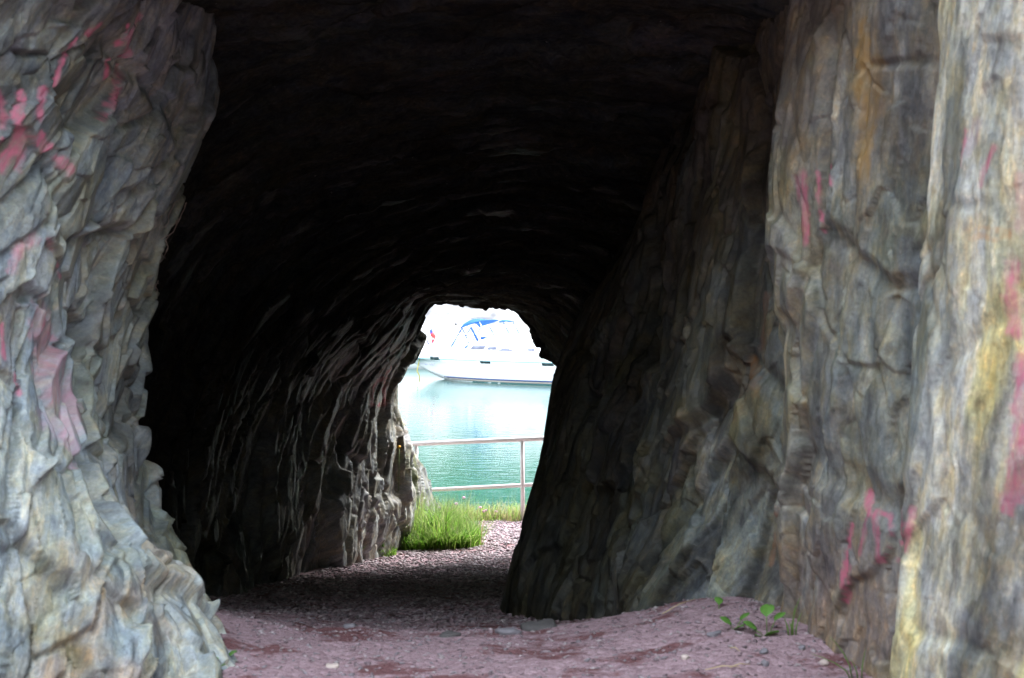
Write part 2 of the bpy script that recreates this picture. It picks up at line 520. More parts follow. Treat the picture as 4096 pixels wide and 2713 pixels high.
# ------------------------------------------------------------------ rock building
def bed_frame(e1, e2):
    e1 = np.array(e1, float); e1 /= np.linalg.norm(e1)
    e2 = np.array(e2, float); e2 -= e1 * (e2 @ e1); e2 /= np.linalg.norm(e2)
    return np.stack([e1, e2, np.cross(e1, e2)], 1)

def strokes_mask(P, strokes):
    """Spray strokes: list of (polyline of points on the rock, half width, softness, colour, alpha)."""
    col = np.zeros((len(P), 3), np.float32); al = np.zeros(len(P), np.float32)
    for pts, hw, colr, a in strokes:
        pts = np.array(pts)
        lo, hi = pts.min(0) - hw * 3, pts.max(0) + hw * 3
        idx = np.where(((P >= lo) & (P <= hi)).all(1))[0]
        if not len(idx): continue
        p = P[idx]
        d = np.full(len(idx), 9.0)
        for s, e in zip(pts[:-1], pts[1:]):
            v = e - s
            t = np.clip(((p - s) @ v) / (v @ v + 1e-9), 0, 1)
            d = np.minimum(d, np.linalg.norm(p - s - t[:, None] * v, axis=1))
        d = d + hw * .45 * fbm(p * 30, 3, 5)
        k = a * (1 - smooth(hw * .35, hw * 1.2, d))
        m = k > al[idx]
        al[idx] = np.where(m, k, al[idx]); col[idx[m]] = colr
    return np.concatenate([col, al[:, None]], 1)

def rock_patch(name, G, frame, seed, amp=1.0, weight=None, tint=None, paint=None, sizes=((.62, 1.4, .90, .095), (.24, .64, .42, .062), (.09, .27, .17, .030)), flip=False, slopes=(.9, 1.2, 1.25), warp_a=.06, mat='rock'):
    nu, nv = G.shape[:2]
    Nn = grid_normals(G).reshape(-1, 3)
    if flip: Nn = -Nn
    P = G.reshape(-1, 3)
    w = np.ones(len(P)) if weight is None else weight.reshape(-1)
    W = P + warp_a * np.stack([fbm(P * .9 + 3, 3, seed), fbm(P * .9 + 31, 3, seed + 1), fbm(P * .9 + 57, 3, seed + 2)], 1) \
          + .010 * np.stack([fbm(P * 7 + 3, 2, seed + 3), fbm(P * 7 + 31, 2, seed + 4), fbm(P * 7 + 57, 2, seed + 5)], 1)
    q = W @ frame
    d = .055 * fbm(P * .95 + 9, 4, seed + 10)
    ids = []; dirt = np.zeros(len(P), np.float32)
    for k, (a, b_, c, h) in enumerate(sizes):
        f, cid, edge = facets(q / np.array((a, b_, c)), seed + 20 + k, slopes[k])
        crack = 1 - smooth(0.0, .07, edge)
        d = d + h * f - crack * h * .45
        ids.append(cid)
        if k < 2: dirt = np.maximum(dirt, (1 - smooth(.0, (.035, .06)[k], edge)) * (.35 + .65 * (fbm(P * 2.7 + k, 2, seed + 70) > .05)))
    # thin foliation ribs
    rib = fbm(q * np.array((13, 1.4, 4)), 3, seed + 40)
    d = d + .006 * rib * (0.5 + fbm(P * 1.7, 2, seed + 41))
    D = P + Nn * (d * amp * w)[:, None]
    # natural colour: plate tones, streaks along the foliation, stains
    pal = np.array([(.150, .165, .158), (.135, .155, .165), (.165, .150, .125), (.130, .140, .132), (.215, .225, .220), (.160, .150, .158), (.150, .150, .110), (.175, .180, .170)])
    c1 = pal[(ids[1] * 7.999).astype(int)]
    c0 = pal[(ids[0] * 7.999).astype(int)]
    c2 = pal[(ids[2] * 7.999).astype(int)]
    col = .30 * c0 + .40 * c1 + .30 * c2
    st = fbm(q * np.array((9, .7, 2.5)), 4, seed + 50)
    col = col * (1 + .38 * st)[:, None]
    if tint is not None:
        col = tint(P, q, col, seed)
    col = col * (1 - .30 * dirt)[:, None]                                       # earth and damp held in the joints
    pt = strokes_mask(D, paint(D) if callable(paint) else paint) if paint is not None else np.zeros((len(P), 4), np.float32)
    o = raw_mesh(name, D, grid_faces(nu, nv), M[mat], None, False, {'rock': np.clip(col, .01, .8), 'paint': pt, 'bed': ('v', .35 * q + .65 * (P @ frame))})
    return o, D

def mixc(col, c, a):
    a = np.clip(a, 0, 1)[:, None]
    return col * (1 - a) + np.array(c) * a

# ---- left outcrop at the mouth -------------------------------------------------
ZR = [-1.2, -.3, 0, .4, .9, 1.4, 2.0, 2.6, 3.2, 4.2, 7.5]
left_cols = [
    (4.2, [-11] * 11),
    (4.75, [-3.0, -3.1, -3.1, -3.3, -3.5, -3.6, -3.6, -3.5, -3.3, -3.0, -3.0]),
    (5.3, [-1.5, -1.65, -1.72, -1.95, -2.2, -2.4, -2.45, -2.35, -2.2, -2.0, -2.0]),
    (5.9, [-1.0, -1.12, -1.24, -1.5, -1.76, -1.95, -2.0, -1.9, -1.75, -1.6, -1.6]),
    (6.5, [-1.25, -1.38, -1.46, -1.74, -1.86, -1.92, -1.84, -1.66, -1.5, -1.3, -1.3]),
    (7.15, [-1.50, -1.62, -1.70, -1.90, -1.93, -1.85, -1.68, -1.51, -1.47, -1.2, -1.2]),
    (7.6, [-1.9, -2.0, -2.0, -2.1, -2.1, -2.1, -2.0, -1.9, -1.8, -1.7, -1.7]),
    (8.0, [-3.6] * 11),
]
def col_grid(cols, zr, ys=None):
    g = np.zeros((len(cols), len(zr), 3))
    for i, (Y, xs) in enumerate(cols):
        for j, z in enumerate(zr):
            g[i, j] = (xs[j], (Y if not hasattr(Y, '__len__') else Y[j]), z)
    return g
CG = col_grid(left_cols, ZR)
GL = pchip(CG, [14, 30, 70, 110, 120, 50, 16])
GL = pchip(GL.transpose(1, 0, 2), [20, 30, 55, 75, 75, 80, 75, 60, 26, 14]).transpose(1, 0, 2)

PINK = (.52, .12, .20)
def polyline_on(D, pxs):
    """Nearest rock points to photograph directions."""
    px = 2048 + D[:, 0] / D[:, 1] * F_PX
    py = 1150 - (D[:, 2] - CAM_H) / D[:, 1] * F_PX
    ok = D[:, 1] < 17.2
    out = []
    for x, y in pxs:
        d = (px - x) ** 2 + (py - y) ** 2 + np.where(ok, 0, 1e9)
        c = np.argsort(d)[:6]
        out.append(D[c[np.argmin(D[c, 1])]])
    return out

def Z(*pts):            # 2367-px-wide notes -> full pixels
    return [(x * 1.7304, y * 1.7304) for x, y in pts]

def left_paint(D):
    s = []
    def S(pts, w, a=.9, c=PINK): s.append((polyline_on(D, Z(*pts)), w * 1.35, c, a * 1.0))
    S([(232, 60), (205, 80)], .014); S([(180, 92), (160, 120), (140, 155), (128, 195)], .013)
    S([(104, 205), (98, 245), (97, 275)], .018, .75)
    S([(55, 215), (52, 250), (45, 285)], .018, .95); S([(45, 300), (50, 330), (35, 350), (0, 385)], .024, .85)
    S([(95, 320), (112, 345), (165, 385)], .026, .8); S([(55, 335), (45, 380)], .02, .5)
    S([(0, 225), (8, 250), (12, 290)], .018, .6); S([(6, 318), (2, 335)], .012, .8)
    S([(318, 40), (300, 85), (290, 130), (270, 170)], .022, .6); S([(298, 60), (290, 78)], .010)
    S([(274, 98), (278, 135)], .011); S([(250, 140), (248, 180), (236, 235)], .013, .9)
    S([(275, 150), (272, 200), (262, 222)], .018, .9); S([(268, 240), (230, 272)], .012, .75)
    S([(80, 550), (45, 570), (35, 620)], .022, .45); S([(115, 560), (140, 640)], .012, .45)
    S([(85, 740), (100, 800), (130, 900)], .075, .6, (.46, .20, .24)); S([(140, 830), (160, 920), (165, 1000)], .06, .62, (.46, .26, .33))
    S([(160, 1000), (180, 1050), (160, 1080)], .045, .6, (.46, .26, .33)); S([(100, 750), (120, 790)], .016, .6)
    S([(8, 750), (15, 830)], .012, .8); S([(40, 870), (45, 910)], .012, .7)
    S([(115, 980), (140, 1060)], .06, .45, (.42, .27, .36))
    return s

def left_tint(P, q, col, seed):
    z = P[:, 2]; y = P[:, 1]
    col = col * np.array((.92, 1.02, 1.08))
    n1 = fbm(P * 1.6, 4, seed + 60); n2 = fbm(P * 3.1 + 9, 4, seed + 61)
    low = smooth(1.9, .3, z)
    col = col * (.95 + .55 * low)[:, None]                                     # paler rock low down
    col = mixc(col, (.29, .34, .345), .65 * low * smooth(-.2, .4, n1))
    col = mixc(col, (.34, .235, .16), .7 * smooth(.9, -.1, z) * smooth(.05, .5, n2))  # buff and rust at the foot
    col = mixc(col, (.24, .22, .10), .5 * smooth(.8, 0, z) * smooth(.25, .55, fbm(P * 4 + 5, 4, seed + 62)))
    col = mixc(col, (.42, .44, .42), .5 * smooth(.42, .7, fbm(q * np.array((5, 1.0, 2)), 4, seed + 63)) * (.3 + .7 * low))
    col = mixc(col, (.055, .06, .065), .55 * smooth(.35, .7, fbm(q * np.array((4, .8, 2)) + 7, 3, seed + 64)))
    return col

FL = bed_frame((.25, .80, -.45), (.05, .45, .85))
rock_left, DL = rock_patch("rock_outcrop", GL, FL, 100, 1.0, 1 - .55 * smooth(6.85, 7.15, GL[:, :, 1]) * smooth(1.2, 2.2, GL[:, :, 2]), left_tint, left_paint)
tag(rock_left, kind="structure")

# ---- right outcrop and inner right wall ----------------------------------------
right_cols = [
    (3.6, [12] * 11),
    (4.1, [3.0] * 11),
    (4.45, [1.85, 1.85, 1.85, 1.85, 1.86, 1.88, 1.9, 1.9, 1.95, 2.0, 2.2]),
    (4.75, [1.52, 1.55, 1.56, 1.58, 1.60, 1.62, 1.62, 1.63, 1.65, 1.7, 2.0]),
    (5.2, [1.38, 1.40, 1.41, 1.43, 1.46, 1.485, 1.52, 1.55, 1.56, 1.6, 1.9]),
    (5.33, [1.66, 1.70, 1.72, 1.76, 1.79, 1.80, 1.82, 1.82, 1.84, 1.75, 1.9]),
    (5.75, [1.48, 1.50, 1.50, 1.51, 1.51, 1.52, 1.52, 1.53, 1.56, 1.6, 1.8]),
    (6.4, [1.16, 1.20, 1.21, 1.23, 1.24, 1.22, 1.20, 1.22, 1.25, 1.3, 1.5]),
    (6.62, [1.08, 1.16, 1.20, 1.34, 1.42, 1.42, 1.40, 1.40, 1.42, 1.45, 1.6]),
    (6.95, [.93, 1.0, 1.02, 1.14, 1.20, 1.21, 1.22, 1.27, 1.32, 1.3, 1.4]),
    (7.4, [.58, .65, .68, .84, .98, 1.05, 1.12, 1.20, 1.28, 1.4, 1.4]),
    (8.5, [.22, .35, .42, .52, .63, .74, .90, 1.08, 1.30, 1.6, 1.6]),
    (9.4, [-.10, .07, .17, .28, .40, .55, .85, 1.20, 1.60, 2.0, 2.0]),
    (9.9, [-.21, .01, .09, .20, .29, .46, .85, 1.30, 1.80, 2.3, 2.3]),
    (10.2, [.05, .2, .28, .4, .5, .75, 1.2, 1.6, 2.1, 2.5, 2.5]),
    (11.0, [2.6] * 11),
]
CR = col_grid(right_cols, ZR)
GR = pchip(CR, [8, 10, 24, 50, 18, 46, 76, 56, 60, 60, 84, 56, 36, 20, 8])
GR = pchip(GR.transpose(1, 0, 2), [24, 30, 60, 80, 80, 85, 75, 60, 26, 12]).transpose(1, 0, 2)
wR = (1 + .35 * smooth(6.6, 7.2, GR[:, :, 1])) * (1 - .66 * smooth(8.6, 9.8, GR[:, :, 1])) * (1 - .55 * smooth(5.6, 5.25, GR[:, :, 1]))

ROSE = (.46, .095, .17)
def right_paint(D):
    s = []
    def S(pts, w, a=.85, c=ROSE): s.append((polyline_on(D, Z(*pts)), w * 1.35, c, a * 1.0))
    S([(1856, 400), (1862, 470), (1860, 555)], .019, .6); S([(1846, 420), (1850, 480)], .02, .35)
    S([(1888, 335), (1892, 400), (1896, 450), (1902, 540)], .009, .9); S([(1918, 385), (1919, 425)], .011, .85)
    S([(2008, 1135), (2005, 1180)], .019, .9); S([(1998, 1200), (1992, 1240), (1985, 1280)], .012, .7)
    S([(2022, 1185), (2028, 1240), (2026, 1300)], .014, .9); S([(2025, 1183), (2055, 1188)], .012, .75)
    S([(2057, 1185), (2055, 1240), (2050, 1300)], .010, .7); S([(2082, 1180), (2078, 1240), (2070, 1290)], .010, .7)
    S([(2108, 1175), (2098, 1230), (2088, 1270)], .014, .75); S([(2095, 1215), (2080, 1250)], .012, .6)
    S([(1968, 1215), (1955, 1290), (1945, 1345)], .011, .85); S([(1952, 1300), (1945, 1350), (1952, 1395)], .010, .8)
    S([(1965, 1310), (1955, 1390)], .009, .6)
    S([(2228, 305), (2218, 375)], .014, .55); S([(2292, 340), (2280, 380)], .012, .7); S([(2272, 390), (2262, 420)], .012, .55)
    S([(2255, 290), (2235, 340)], .03, .28, (.32, .18, .24))
    S([(2332, 610), (2338, 680), (2345, 760)], .026, .65); S([(2362, 820), (2350, 930), (2342, 1040), (2335, 1110), (2328, 1175)], .028, .75)
    S([(2358, 930), (2352, 1040), (2340, 1140)], .028, .65); S([(2362, 400), (2350, 520)], .025, .5, (.50, .25, .25))
    S([(1795, 1190), (1790, 1240), (1782, 1300)], .018, .55, (.34, .15, .075))
    S([(1990, 80), (1995, 200), (2000, 300), (1990, 400)], .045, .55, (.30, .17, .035)); S([(2030, 150), (2028, 260)], .03, .4, (.24, .14, .04))
    S([(1995, 300), (1985, 400)], .03, .45, (.34, .22, .05))
    S([(2240, 552), (2265, 545), (2300, 550), (2330, 546)], .010, .55, (.42, .22, .08)); S([(2235, 532), (2270, 526), (2310, 532)], .008, .45, (.42, .24, .10))
    S([(2265, 542), (2300, 535), (2330, 538)], .008, .4, (.36, .22, .10))
    S([(1735, 830), (1742, 900)], .03, .35, (.28, .12, .03)); S([(1768, 690), (1760, 800)], .03, .35, (.22, .10, .05))
    return s

def right_tint(P, q, col, seed):
    z = P[:, 2]; y = P[:, 1]
    col = col * np.array((.93, 1.0, .97))
    near = smooth(5.37, 5.27, y)
    mid = smooth(7.2, 6.2, y) * (1 - near)
    n1 = fbm(P * 1.7, 4, seed + 60); n2 = fbm(q * np.array((6, .6, 2)), 4, seed + 61)
    col = mixc(col, (.18, .16, .115), .38 * smooth(-.1, .5, n1))                # olive brown
    col = mixc(col, (.20, .145, .095), .45 * smooth(.0, .5, n2) * smooth(0, 2.5, z + .4))
    col = mixc(col, (.18, .20, .185), .4 * smooth(.05, .5, fbm(P * 1.3 + 40, 3, seed + 65)) * mid)
    col = mixc(col, (.52, .52, .46), (.70 * near) * smooth(-.3, .5, n2))          # pale slab
    col = mixc(col, (.52, .47, .19), (.60 * near) * smooth(.0, .5, fbm(q * np.array((7, .8, 3)) + 3, 4, seed + 62)) * smooth(2.3, 1.2, z))
    col = mixc(col, (.115, .088, .066), .6 * smooth(1.6, 2.6, z + .4 * n1) * (1 - near))    # darker brown high up
    col = mixc(col, (.23, .165, .14), .65 * mid * smooth(.9, .2, z))              # brown foot
    col = mixc(col, (.20, .18, .08), .35 * smooth(.2, .55, fbm(P * 3.3 + 5, 4, seed + 63)))
    col = mixc(col, (.38, .38, .34), .45 * smooth(.45, .7, fbm(q * np.array((9, 1.2, 4)), 4, seed + 66)))
    col = mixc(col, (.05, .052, .056), .6 * smooth(.38, .72, fbm(q * np.array((5, .7, 2)) + 7, 3, seed + 64)))
    col = col * (1 - .68 * smooth(6.4, 7.9, y + .4 * n1))[:, None]                # tunnel shade put into the colour, darker further in
    return col

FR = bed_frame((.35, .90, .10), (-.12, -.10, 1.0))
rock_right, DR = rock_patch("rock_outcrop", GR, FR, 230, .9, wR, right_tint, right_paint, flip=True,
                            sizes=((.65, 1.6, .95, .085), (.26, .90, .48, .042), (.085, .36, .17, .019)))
tag(rock_right, kind="structure")

# ---- the tunnel: mouth, vault and far exit through the hill ---------------------
rings = [
    (5.0, [(-14, -2.4), (-14, 0), (-14, 3), (-13, 6), (-11, 9), (-6, 11.5), (0, 12), (6, 11.5), (11, 9), (13, 6), (14, 3), (14, 0), (14, -2.4)]),
    (5.3, [(-4.2, -2.4), (-4.2, -.5), (-4.2, 1), (-4.1, 2.4), (-3.6, 3.8), (-2, 4.8), (0, 5), (2, 4.8), (3.6, 3.8), (4, 2.4), (4, 1), (4, -.5), (4, -2.4)]),
    (5.75, [(-3.0, -2.4), (-3.0, -.3), (-3.0, .8), (-2.9, 1.8), (-2.6, 2.6), (-1.6, 2.95), (0, 3.0), (1.4, 2.95), (2.3, 2.6), (2.5, 1.7), (2.5, .7), (2.5, -.5), (2.5, -2.4)]),
    (6.2, [(-2.8, -2.4), (-2.8, -.3), (-2.8, .7), (-2.75, 1.6), (-2.4, 2.5), (-1.5, 2.95), (0, 3.02), (1.3, 2.95), (2.0, 2.5), (2.2, 1.5), (2.3, .5), (2.3, -.5), (2.3, -2.4)]),
    (7.2, [(-2.7, -2.4), (-2.7, -.2), (-2.7, .7), (-2.65, 1.6), (-2.3, 2.5), (-1.4, 3.02), (0, 3.1), (1.1, 2.98), (1.7, 2.5), (2.0, 1.4), (2.1, .4), (2.1, -.5), (2.1, -2.4)]),
    (9.5, [(-2.55, -2.4), (-2.45, -.6), (-2.45, .3), (-2.35, 1.1), (-2.05, 1.85), (-1.2, 2.45), (0, 2.62), (1.0, 2.5), (1.55, 1.95), (1.75, 1.0), (1.8, 0), (1.8, -1), (1.8, -2.4)]),
    (12, [(-2.3, -2.4), (-2.24, -.95), (-2.25, 0), (-2.15, .75), (-1.8, 1.4), (-1.1, 1.95), (-.1, 2.15), (.7, 2.0), (1.2, 1.4), (1.4, .6), (1.45, -.4), (1.5, -1.4), (1.5, -2.4)]),
    (14, [(-1.95, -2.4), (-1.83, -1.15), (-1.9, -.2), (-1.8, .5), (-1.45, 1.1), (-.9, 1.6), (-.1, 1.75), (.5, 1.6), (.9, 1.1), (1.1, .5), (1.2, -.5), (1.25, -1.4), (1.25, -2.4)]),
    (16.3, [(-1.25, -2.4), (-1.20, -1.35), (-1.18, -.4), (-1.28, .38), (-1.08, .92), (-.86, 1.42), (-.2, 1.40), (.0, 1.32), (.29, .95), (.58, .60), (.80, -.6), (.85, -1.5), (.85, -2.4)]),
    (16.9, [(-1.05, -2.4), (-1.08, -1.35), (-1.25, -.4), (-1.6, .5), (-1.6, 1.2), (-1.2, 1.9), (-.2, 2.1), (.5, 2.0), (1.0, 1.3), (1.2, .6), (1.2, -.6), (1.2, -1.5), (1.2, -2.4)]),
    (17.8, [(-.78, -2.4), (-.86, -1.45), (-1.03, -.7), (-2.2, .5), (-2.6, 1.8), (-2, 3.2), (-.2, 3.8), (1.5, 3.2), (2.4, 2.0), (2.5, .6), (2.5, -.6), (2.5, -1.5), (2.5, -2.4)]),
    (18.3, [(-2.6, -2.4), (-2.9, -1.45), (-3.2, -.6), (-4, .8), (-4.4, 3), (-3, 5), (-.2, 6), (3, 5), (4, 3), (4, .8), (4, -.6), (4, -1.5), (4, -2.4)]),
    (18.9, [(-14, -2.4), (-14, -1), (-14, 1), (-13, 5), (-11, 8.5), (-6, 11.5), (0, 12), (6, 11.5), (11, 8.5), (13, 5), (14, 1), (14, -1), (14, -2.4)]),
]
TG = np.array([[(x, Y, z) for x, z in ring] for Y, ring in rings])
GT = pchip(TG, [8, 8, 12, 26, 50, 100, 110, 130, 36, 40, 14, 10])
GT = pchip(GT.transpose(1, 0, 2), [12, 66, 72, 64, 54, 34, 26, 24, 22, 18, 16, 8]).transpose(1, 0, 2)
yy = GT[:, :, 1]

def tunnel_paint(D):
    s = []
    for pts, w, a in (([(905, 855), (868, 888), (862, 935)], .035, .45), ([(895, 870), (890, 930)], .035, .45), ([(862, 935), (893, 938)], .02, .6)):
        s.append((polyline_on(D, Z(*pts)), w * 1.4, (.40, .085, .09), a * 1.8))
    return s

def tunnel_tint(P, q, col, seed):
    x, y, z = P[:, 0], P[:, 1], P[:, 2]
    n2 = fbm(q * np.array((5, .7, 2)), 4, seed + 61)
    n3 = fbm(P * 2.1, 3, seed + 62)
    exit_lit = smooth(9.6, 15.4, y + .7 * n2 + .6 * n3 - .8 * np.maximum(z, -.6)) * smooth(1.5, .1, z + .35 * n3) * smooth(.0, -.9, x) * (1 - .55 * smooth(16.6, 17.3, y))   # exit light put into the colour, low on the left wall
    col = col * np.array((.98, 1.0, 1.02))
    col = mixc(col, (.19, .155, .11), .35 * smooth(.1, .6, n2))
    col = mixc(col, (.30, .305, .30), .6 * smooth(-.1, .5, n3) * exit_lit)
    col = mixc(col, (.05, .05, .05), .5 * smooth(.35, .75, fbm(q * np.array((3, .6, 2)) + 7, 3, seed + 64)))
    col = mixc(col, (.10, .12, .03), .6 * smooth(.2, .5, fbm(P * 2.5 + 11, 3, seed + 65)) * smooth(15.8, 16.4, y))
    return col * (.17 + 1.12 * exit_lit)[:, None]                                # vault's shade put into the colour, lifted towards the exit

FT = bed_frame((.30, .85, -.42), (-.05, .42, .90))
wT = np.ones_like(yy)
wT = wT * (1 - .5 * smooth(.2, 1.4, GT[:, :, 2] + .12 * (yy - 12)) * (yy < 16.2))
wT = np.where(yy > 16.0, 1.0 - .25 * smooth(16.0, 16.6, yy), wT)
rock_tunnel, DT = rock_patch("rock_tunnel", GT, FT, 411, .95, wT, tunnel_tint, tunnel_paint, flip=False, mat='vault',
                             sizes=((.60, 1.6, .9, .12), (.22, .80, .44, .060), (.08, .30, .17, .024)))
tag(rock_tunnel, kind="structure")

# ------------------------------------------------------------------ ground, water
_gy = np.array([-60, -10, 4, 5.5, 6.4, 7.0, 7.3, 8.2, 9, 10, 12, 15, 17, 19.5, 20.4, 21.0, 21.8, 24, 40])
_gz = np.array([.6, .12, .02, .0, -.03, -.075, -.19, -.36, -.50, -.66, -.95, -1.30, -1.45, -1.60, -1.64, -1.85, -2.5, -4.5, -6])
def gz(x, y):
    x = np.asarray(x, float); y = np.asarray(y, float)
    z = np.interp(y, _gy, _gz)
    z = z + .14 * smooth(.1, 1.1, x) * smooth(5.6, 6.6, y) * smooth(10, 8, y)
    z = z + .10 * smooth(-.9, -1.7, x) * smooth(5.5, 6.5, y) * smooth(9.5, 8, y)
    return z
def ground_z(x, y):
    xs = np.atleast_1d(np.asarray(x, float)); ys = np.atleast_1d(np.asarray(y, float))
    p = np.stack([xs, ys, ys * 0], 1)
    return gz(xs, ys) + .018 * fbm(p * 2.2, 3, 900) + .007 * fbm(p * 11, 2, 903)
ux = np.concatenate([np.linspace(-60, -3, 16)[:-1], np.linspace(-3, 3, 230), np.linspace(3, 60, 16)[1:]])
uy = np.concatenate([np.linspace(-60, 4.5, 24)[:-1], np.linspace(4.5, 10, 260)[:-1], np.linspace(10, 22, 210)[:-1], np.linspace(22, 40, 10)])
GX, GY = np.meshgrid(ux, uy, indexing='ij')
GZ = ground_z(GX.ravel(), GY.ravel())
ground = raw_mesh("ground", np.stack([GX.ravel(), GY.ravel(), GZ], 1), grid_faces(len(ux), len(uy))[:, ::-1][:, ::-1], M['ground'], None, True)
tag(ground, kind="structure")

WZ = -2.2
water = raw_mesh("water", [(-900, 21, WZ), (900, 21, WZ), (900, 900, WZ), (-900, 900, WZ)], np.array([(0, 1, 2, 3)]), M['water'])
tag(water, kind="structure")

# unseen slope added behind the viewpoint to keep low sky light off the tunnel
bu, bv = np.linspace(-70, 70, 120), np.linspace(0, 1, 40)
BX, BV = np.meshgrid(bu, bv, indexing='ij')
bp_ = np.stack([BX.ravel(), BV.ravel() * 20, BV.ravel() * 0], 1)
sky_block_bank = raw_mesh("sky_block_bank", np.stack([BX.ravel(), -4.5 - 9 * BV.ravel() + .008 * BX.ravel() ** 2 * .6 + .8 * fbm(bp_ * .3, 3, 720), -.3 + 15 * BV.ravel() ** .8 + .7 * fbm(bp_ * .4 + 5, 4, 721)], 1), grid_faces(120, 40), M['sky_block_bank'], None, True)
tag(sky_block_bank, kind="structure")

# gravel: loose angular chips over the path (nobody could count them)
def gravel(n, y0, y1, smin, smax, x_of, seed):
    r = np.random.default_rng(seed)
    y = y0 + (y1 - y0) * r.random(n)
    xa, xb = x_of(y)
    x = xa + (xb - xa) * r.random(n)
    s = smin + (smax - smin) * r.random(n) ** 2.2
    base = np.array([(1, 0, 0), (.2, .95, 0), (-.9, .35, .1), (-.6, -.8, 0), (.5, -.85, .1), (.1, .05, .75), (-.1, 0, -.5)])
    tri = np.array([(0, 1, 5), (1, 2, 5), (2, 3, 5), (3, 4, 5), (4, 0, 5), (1, 0, 6), (2, 1, 6), (3, 2, 6), (4, 3, 6), (0, 4, 6)])
    v = base[None] * (1 + .35 * (r.random((n, 7, 3)) - .5)) * np.stack([.8 + .5 * r.random(n), .55 + .4 * r.random(n), .35 + .4 * r.random(n)], 1)[:, None, :]
    a = r.random(n) * 2 * np.pi; t = (r.random(n) - .5) * .9
    ct, st = np.cos(t)[:, None], np.sin(t)[:, None]
    vx, vz = v[:, :, 0] * ct - v[:, :, 2] * st, v[:, :, 0] * st + v[:, :, 2] * ct
    ca, sa = np.cos(a)[:, None], np.sin(a)[:, None]
    vx, vy = vx * ca - v[:, :, 1] * sa, vx * sa + v[:, :, 1] * ca
    V = np.stack([vx, vy, vz], 2) * s[:, None, None]
    V[:, :, 0] += x[:, None]; V[:, :, 1] += y[:, None]; V[:, :, 2] += (ground_z(x, y) + s * .12)[:, None]
    F = (tri[None] + (np.arange(n) * 7)[:, None, None]).reshape(-1, 3)
    pal = np.array([(.25, .185, .205), (.20, .14, .155), (.31, .25, .265), (.17, .125, .14), (.27, .215, .235), (.23, .20, .22), (.36, .31, .32)])
    c = pal[r.integers(0, len(pal), n)] * (.8 + .4 * r.random((n, 1)))
    C = np.repeat(c, 7, axis=0)
    return V.reshape(-1, 3), F, C
gA = gravel(8500, 5.2, 8.6, .004, .019, lambda y: (-1.9 + 0 * y, 1.7 + 0 * y), 3)
gB = gravel(30000, 8.6, 20.3, .012, .034, lambda y: (np.interp(y, [8.6, 12, 16, 17, 20], [-2.5, -2.3, -1.4, -1.2, -2.0]), np.interp(y, [8.6, 12, 16, 20], [.6, 1.3, 1.0, 1.6])), 4)
V = np.concatenate([gA[0], gB[0]]); F = np.concatenate([gA[1], gB[1] + len(gA[0])]); C = np.concatenate([gA[2], gB[2]])
tag(raw_mesh("gravel", V, F, M['gravel'], None, False, {'col': C}), kind="stuff")

# ------------------------------------------------------------------ far shore
# tall pale cliff behind the harbour, with a wooded top
cu, cv = np.linspace(-110, 110, 260), np.linspace(-4, 5, 40)
CX, CV = np.meshgrid(cu, cv, indexing='ij')
cp = np.stack([CX.ravel(), CV.ravel() * 0 + 3, CV.ravel()], 1)
fh, _, fe = facets(cp @ bed_frame((.8, .2, .5), (-.5, 0, .8)) / np.array((3.0, 7.0, 4.0)), 700)
CYv = 100 + .16 * (CX.ravel() - 10) ** 2 / 40 * -.2 + CV.ravel() * .35 + 2.2 * fbm(cp * .12, 4, 701) + 1.6 * fh + 1.0 * (1 - smooth(0, .08, fe))
far_cliff = raw_mesh("far_cliff", np.stack([CX.ravel(), CYv, CV.ravel()], 1), grid_faces(260, 40), None, None, False)
fm, fnt, fb = new_mat("pale_cliff_rock")
ftc = N(fnt, "ShaderNodeTexCoord"); fno = N(fnt, "ShaderNodeTexNoise", i_Scale=.6, i_Detail=8.0, i_Roughness=.65)
fnt.links.new(ftc.outputs["Object"], fno.inputs["Vector"])
fcr = N(fnt, "ShaderNodeValToRGB"); fe_ = fcr.color_ramp.elements
fe_[0].position, fe_[0].color = .3, (.27, .265, .27, 1); fe_[1].position, fe_[1].color = .6, (.50, .495, .50, 1)
fnt.links.new(fno.outputs["Fac"], fcr.inputs[0]); fnt.links.new(fcr.outputs[0], fb.inputs["Base Color"])
fb.inputs["Roughness"].default_value = .9
far_cliff.data.materials.append(fm)
tag(far_cliff, kind="structure")
hu, hv = np.linspace(-180, 180, 160), np.linspace(0, 1, 50)
HX, HV = np.meshgrid(hu, hv, indexing='ij')
hp = np.stack([HX.ravel(), HV.ravel() * 60, HV.ravel() * 0], 1)
HZ = 3.2 + 80 * HV.ravel() ** .8 + 2.5 * fbm(hp * .12, 4, 710) + 1.3 * fbm(hp * .5, 3, 711)
hill = raw_mesh("hill", np.stack([HX.ravel(), 101.5 + 75 * HV.ravel() + 1.5 * fbm(hp * .3 + 9, 3, 712), HZ], 1), grid_faces(160, 50), M['wood'], None, True)
tag(hill, kind="structure")

# quay wall at the foot of the cliff
qm = MB()
for z0, z1, y in ((-2.9, -1.84, 88.0), (-1.84, -1.34, 88.5), (-1.34, -.92, 89.0)):
    qm.box((0, y + 5, (z0 + z1) / 2), (150, 10, z1 - z0))
quay = qm.build("quay_wall", M['quay'])
tag(quay, kind="structure")
lm = MB()
for z, y in ((-1.80, 88.0), (-1.30, 88.5), (-.86, 89.0)):
    lm.box((0, y + .28, z), (150, .6, .14))
lm.build("coping", M['ledge'], quay)

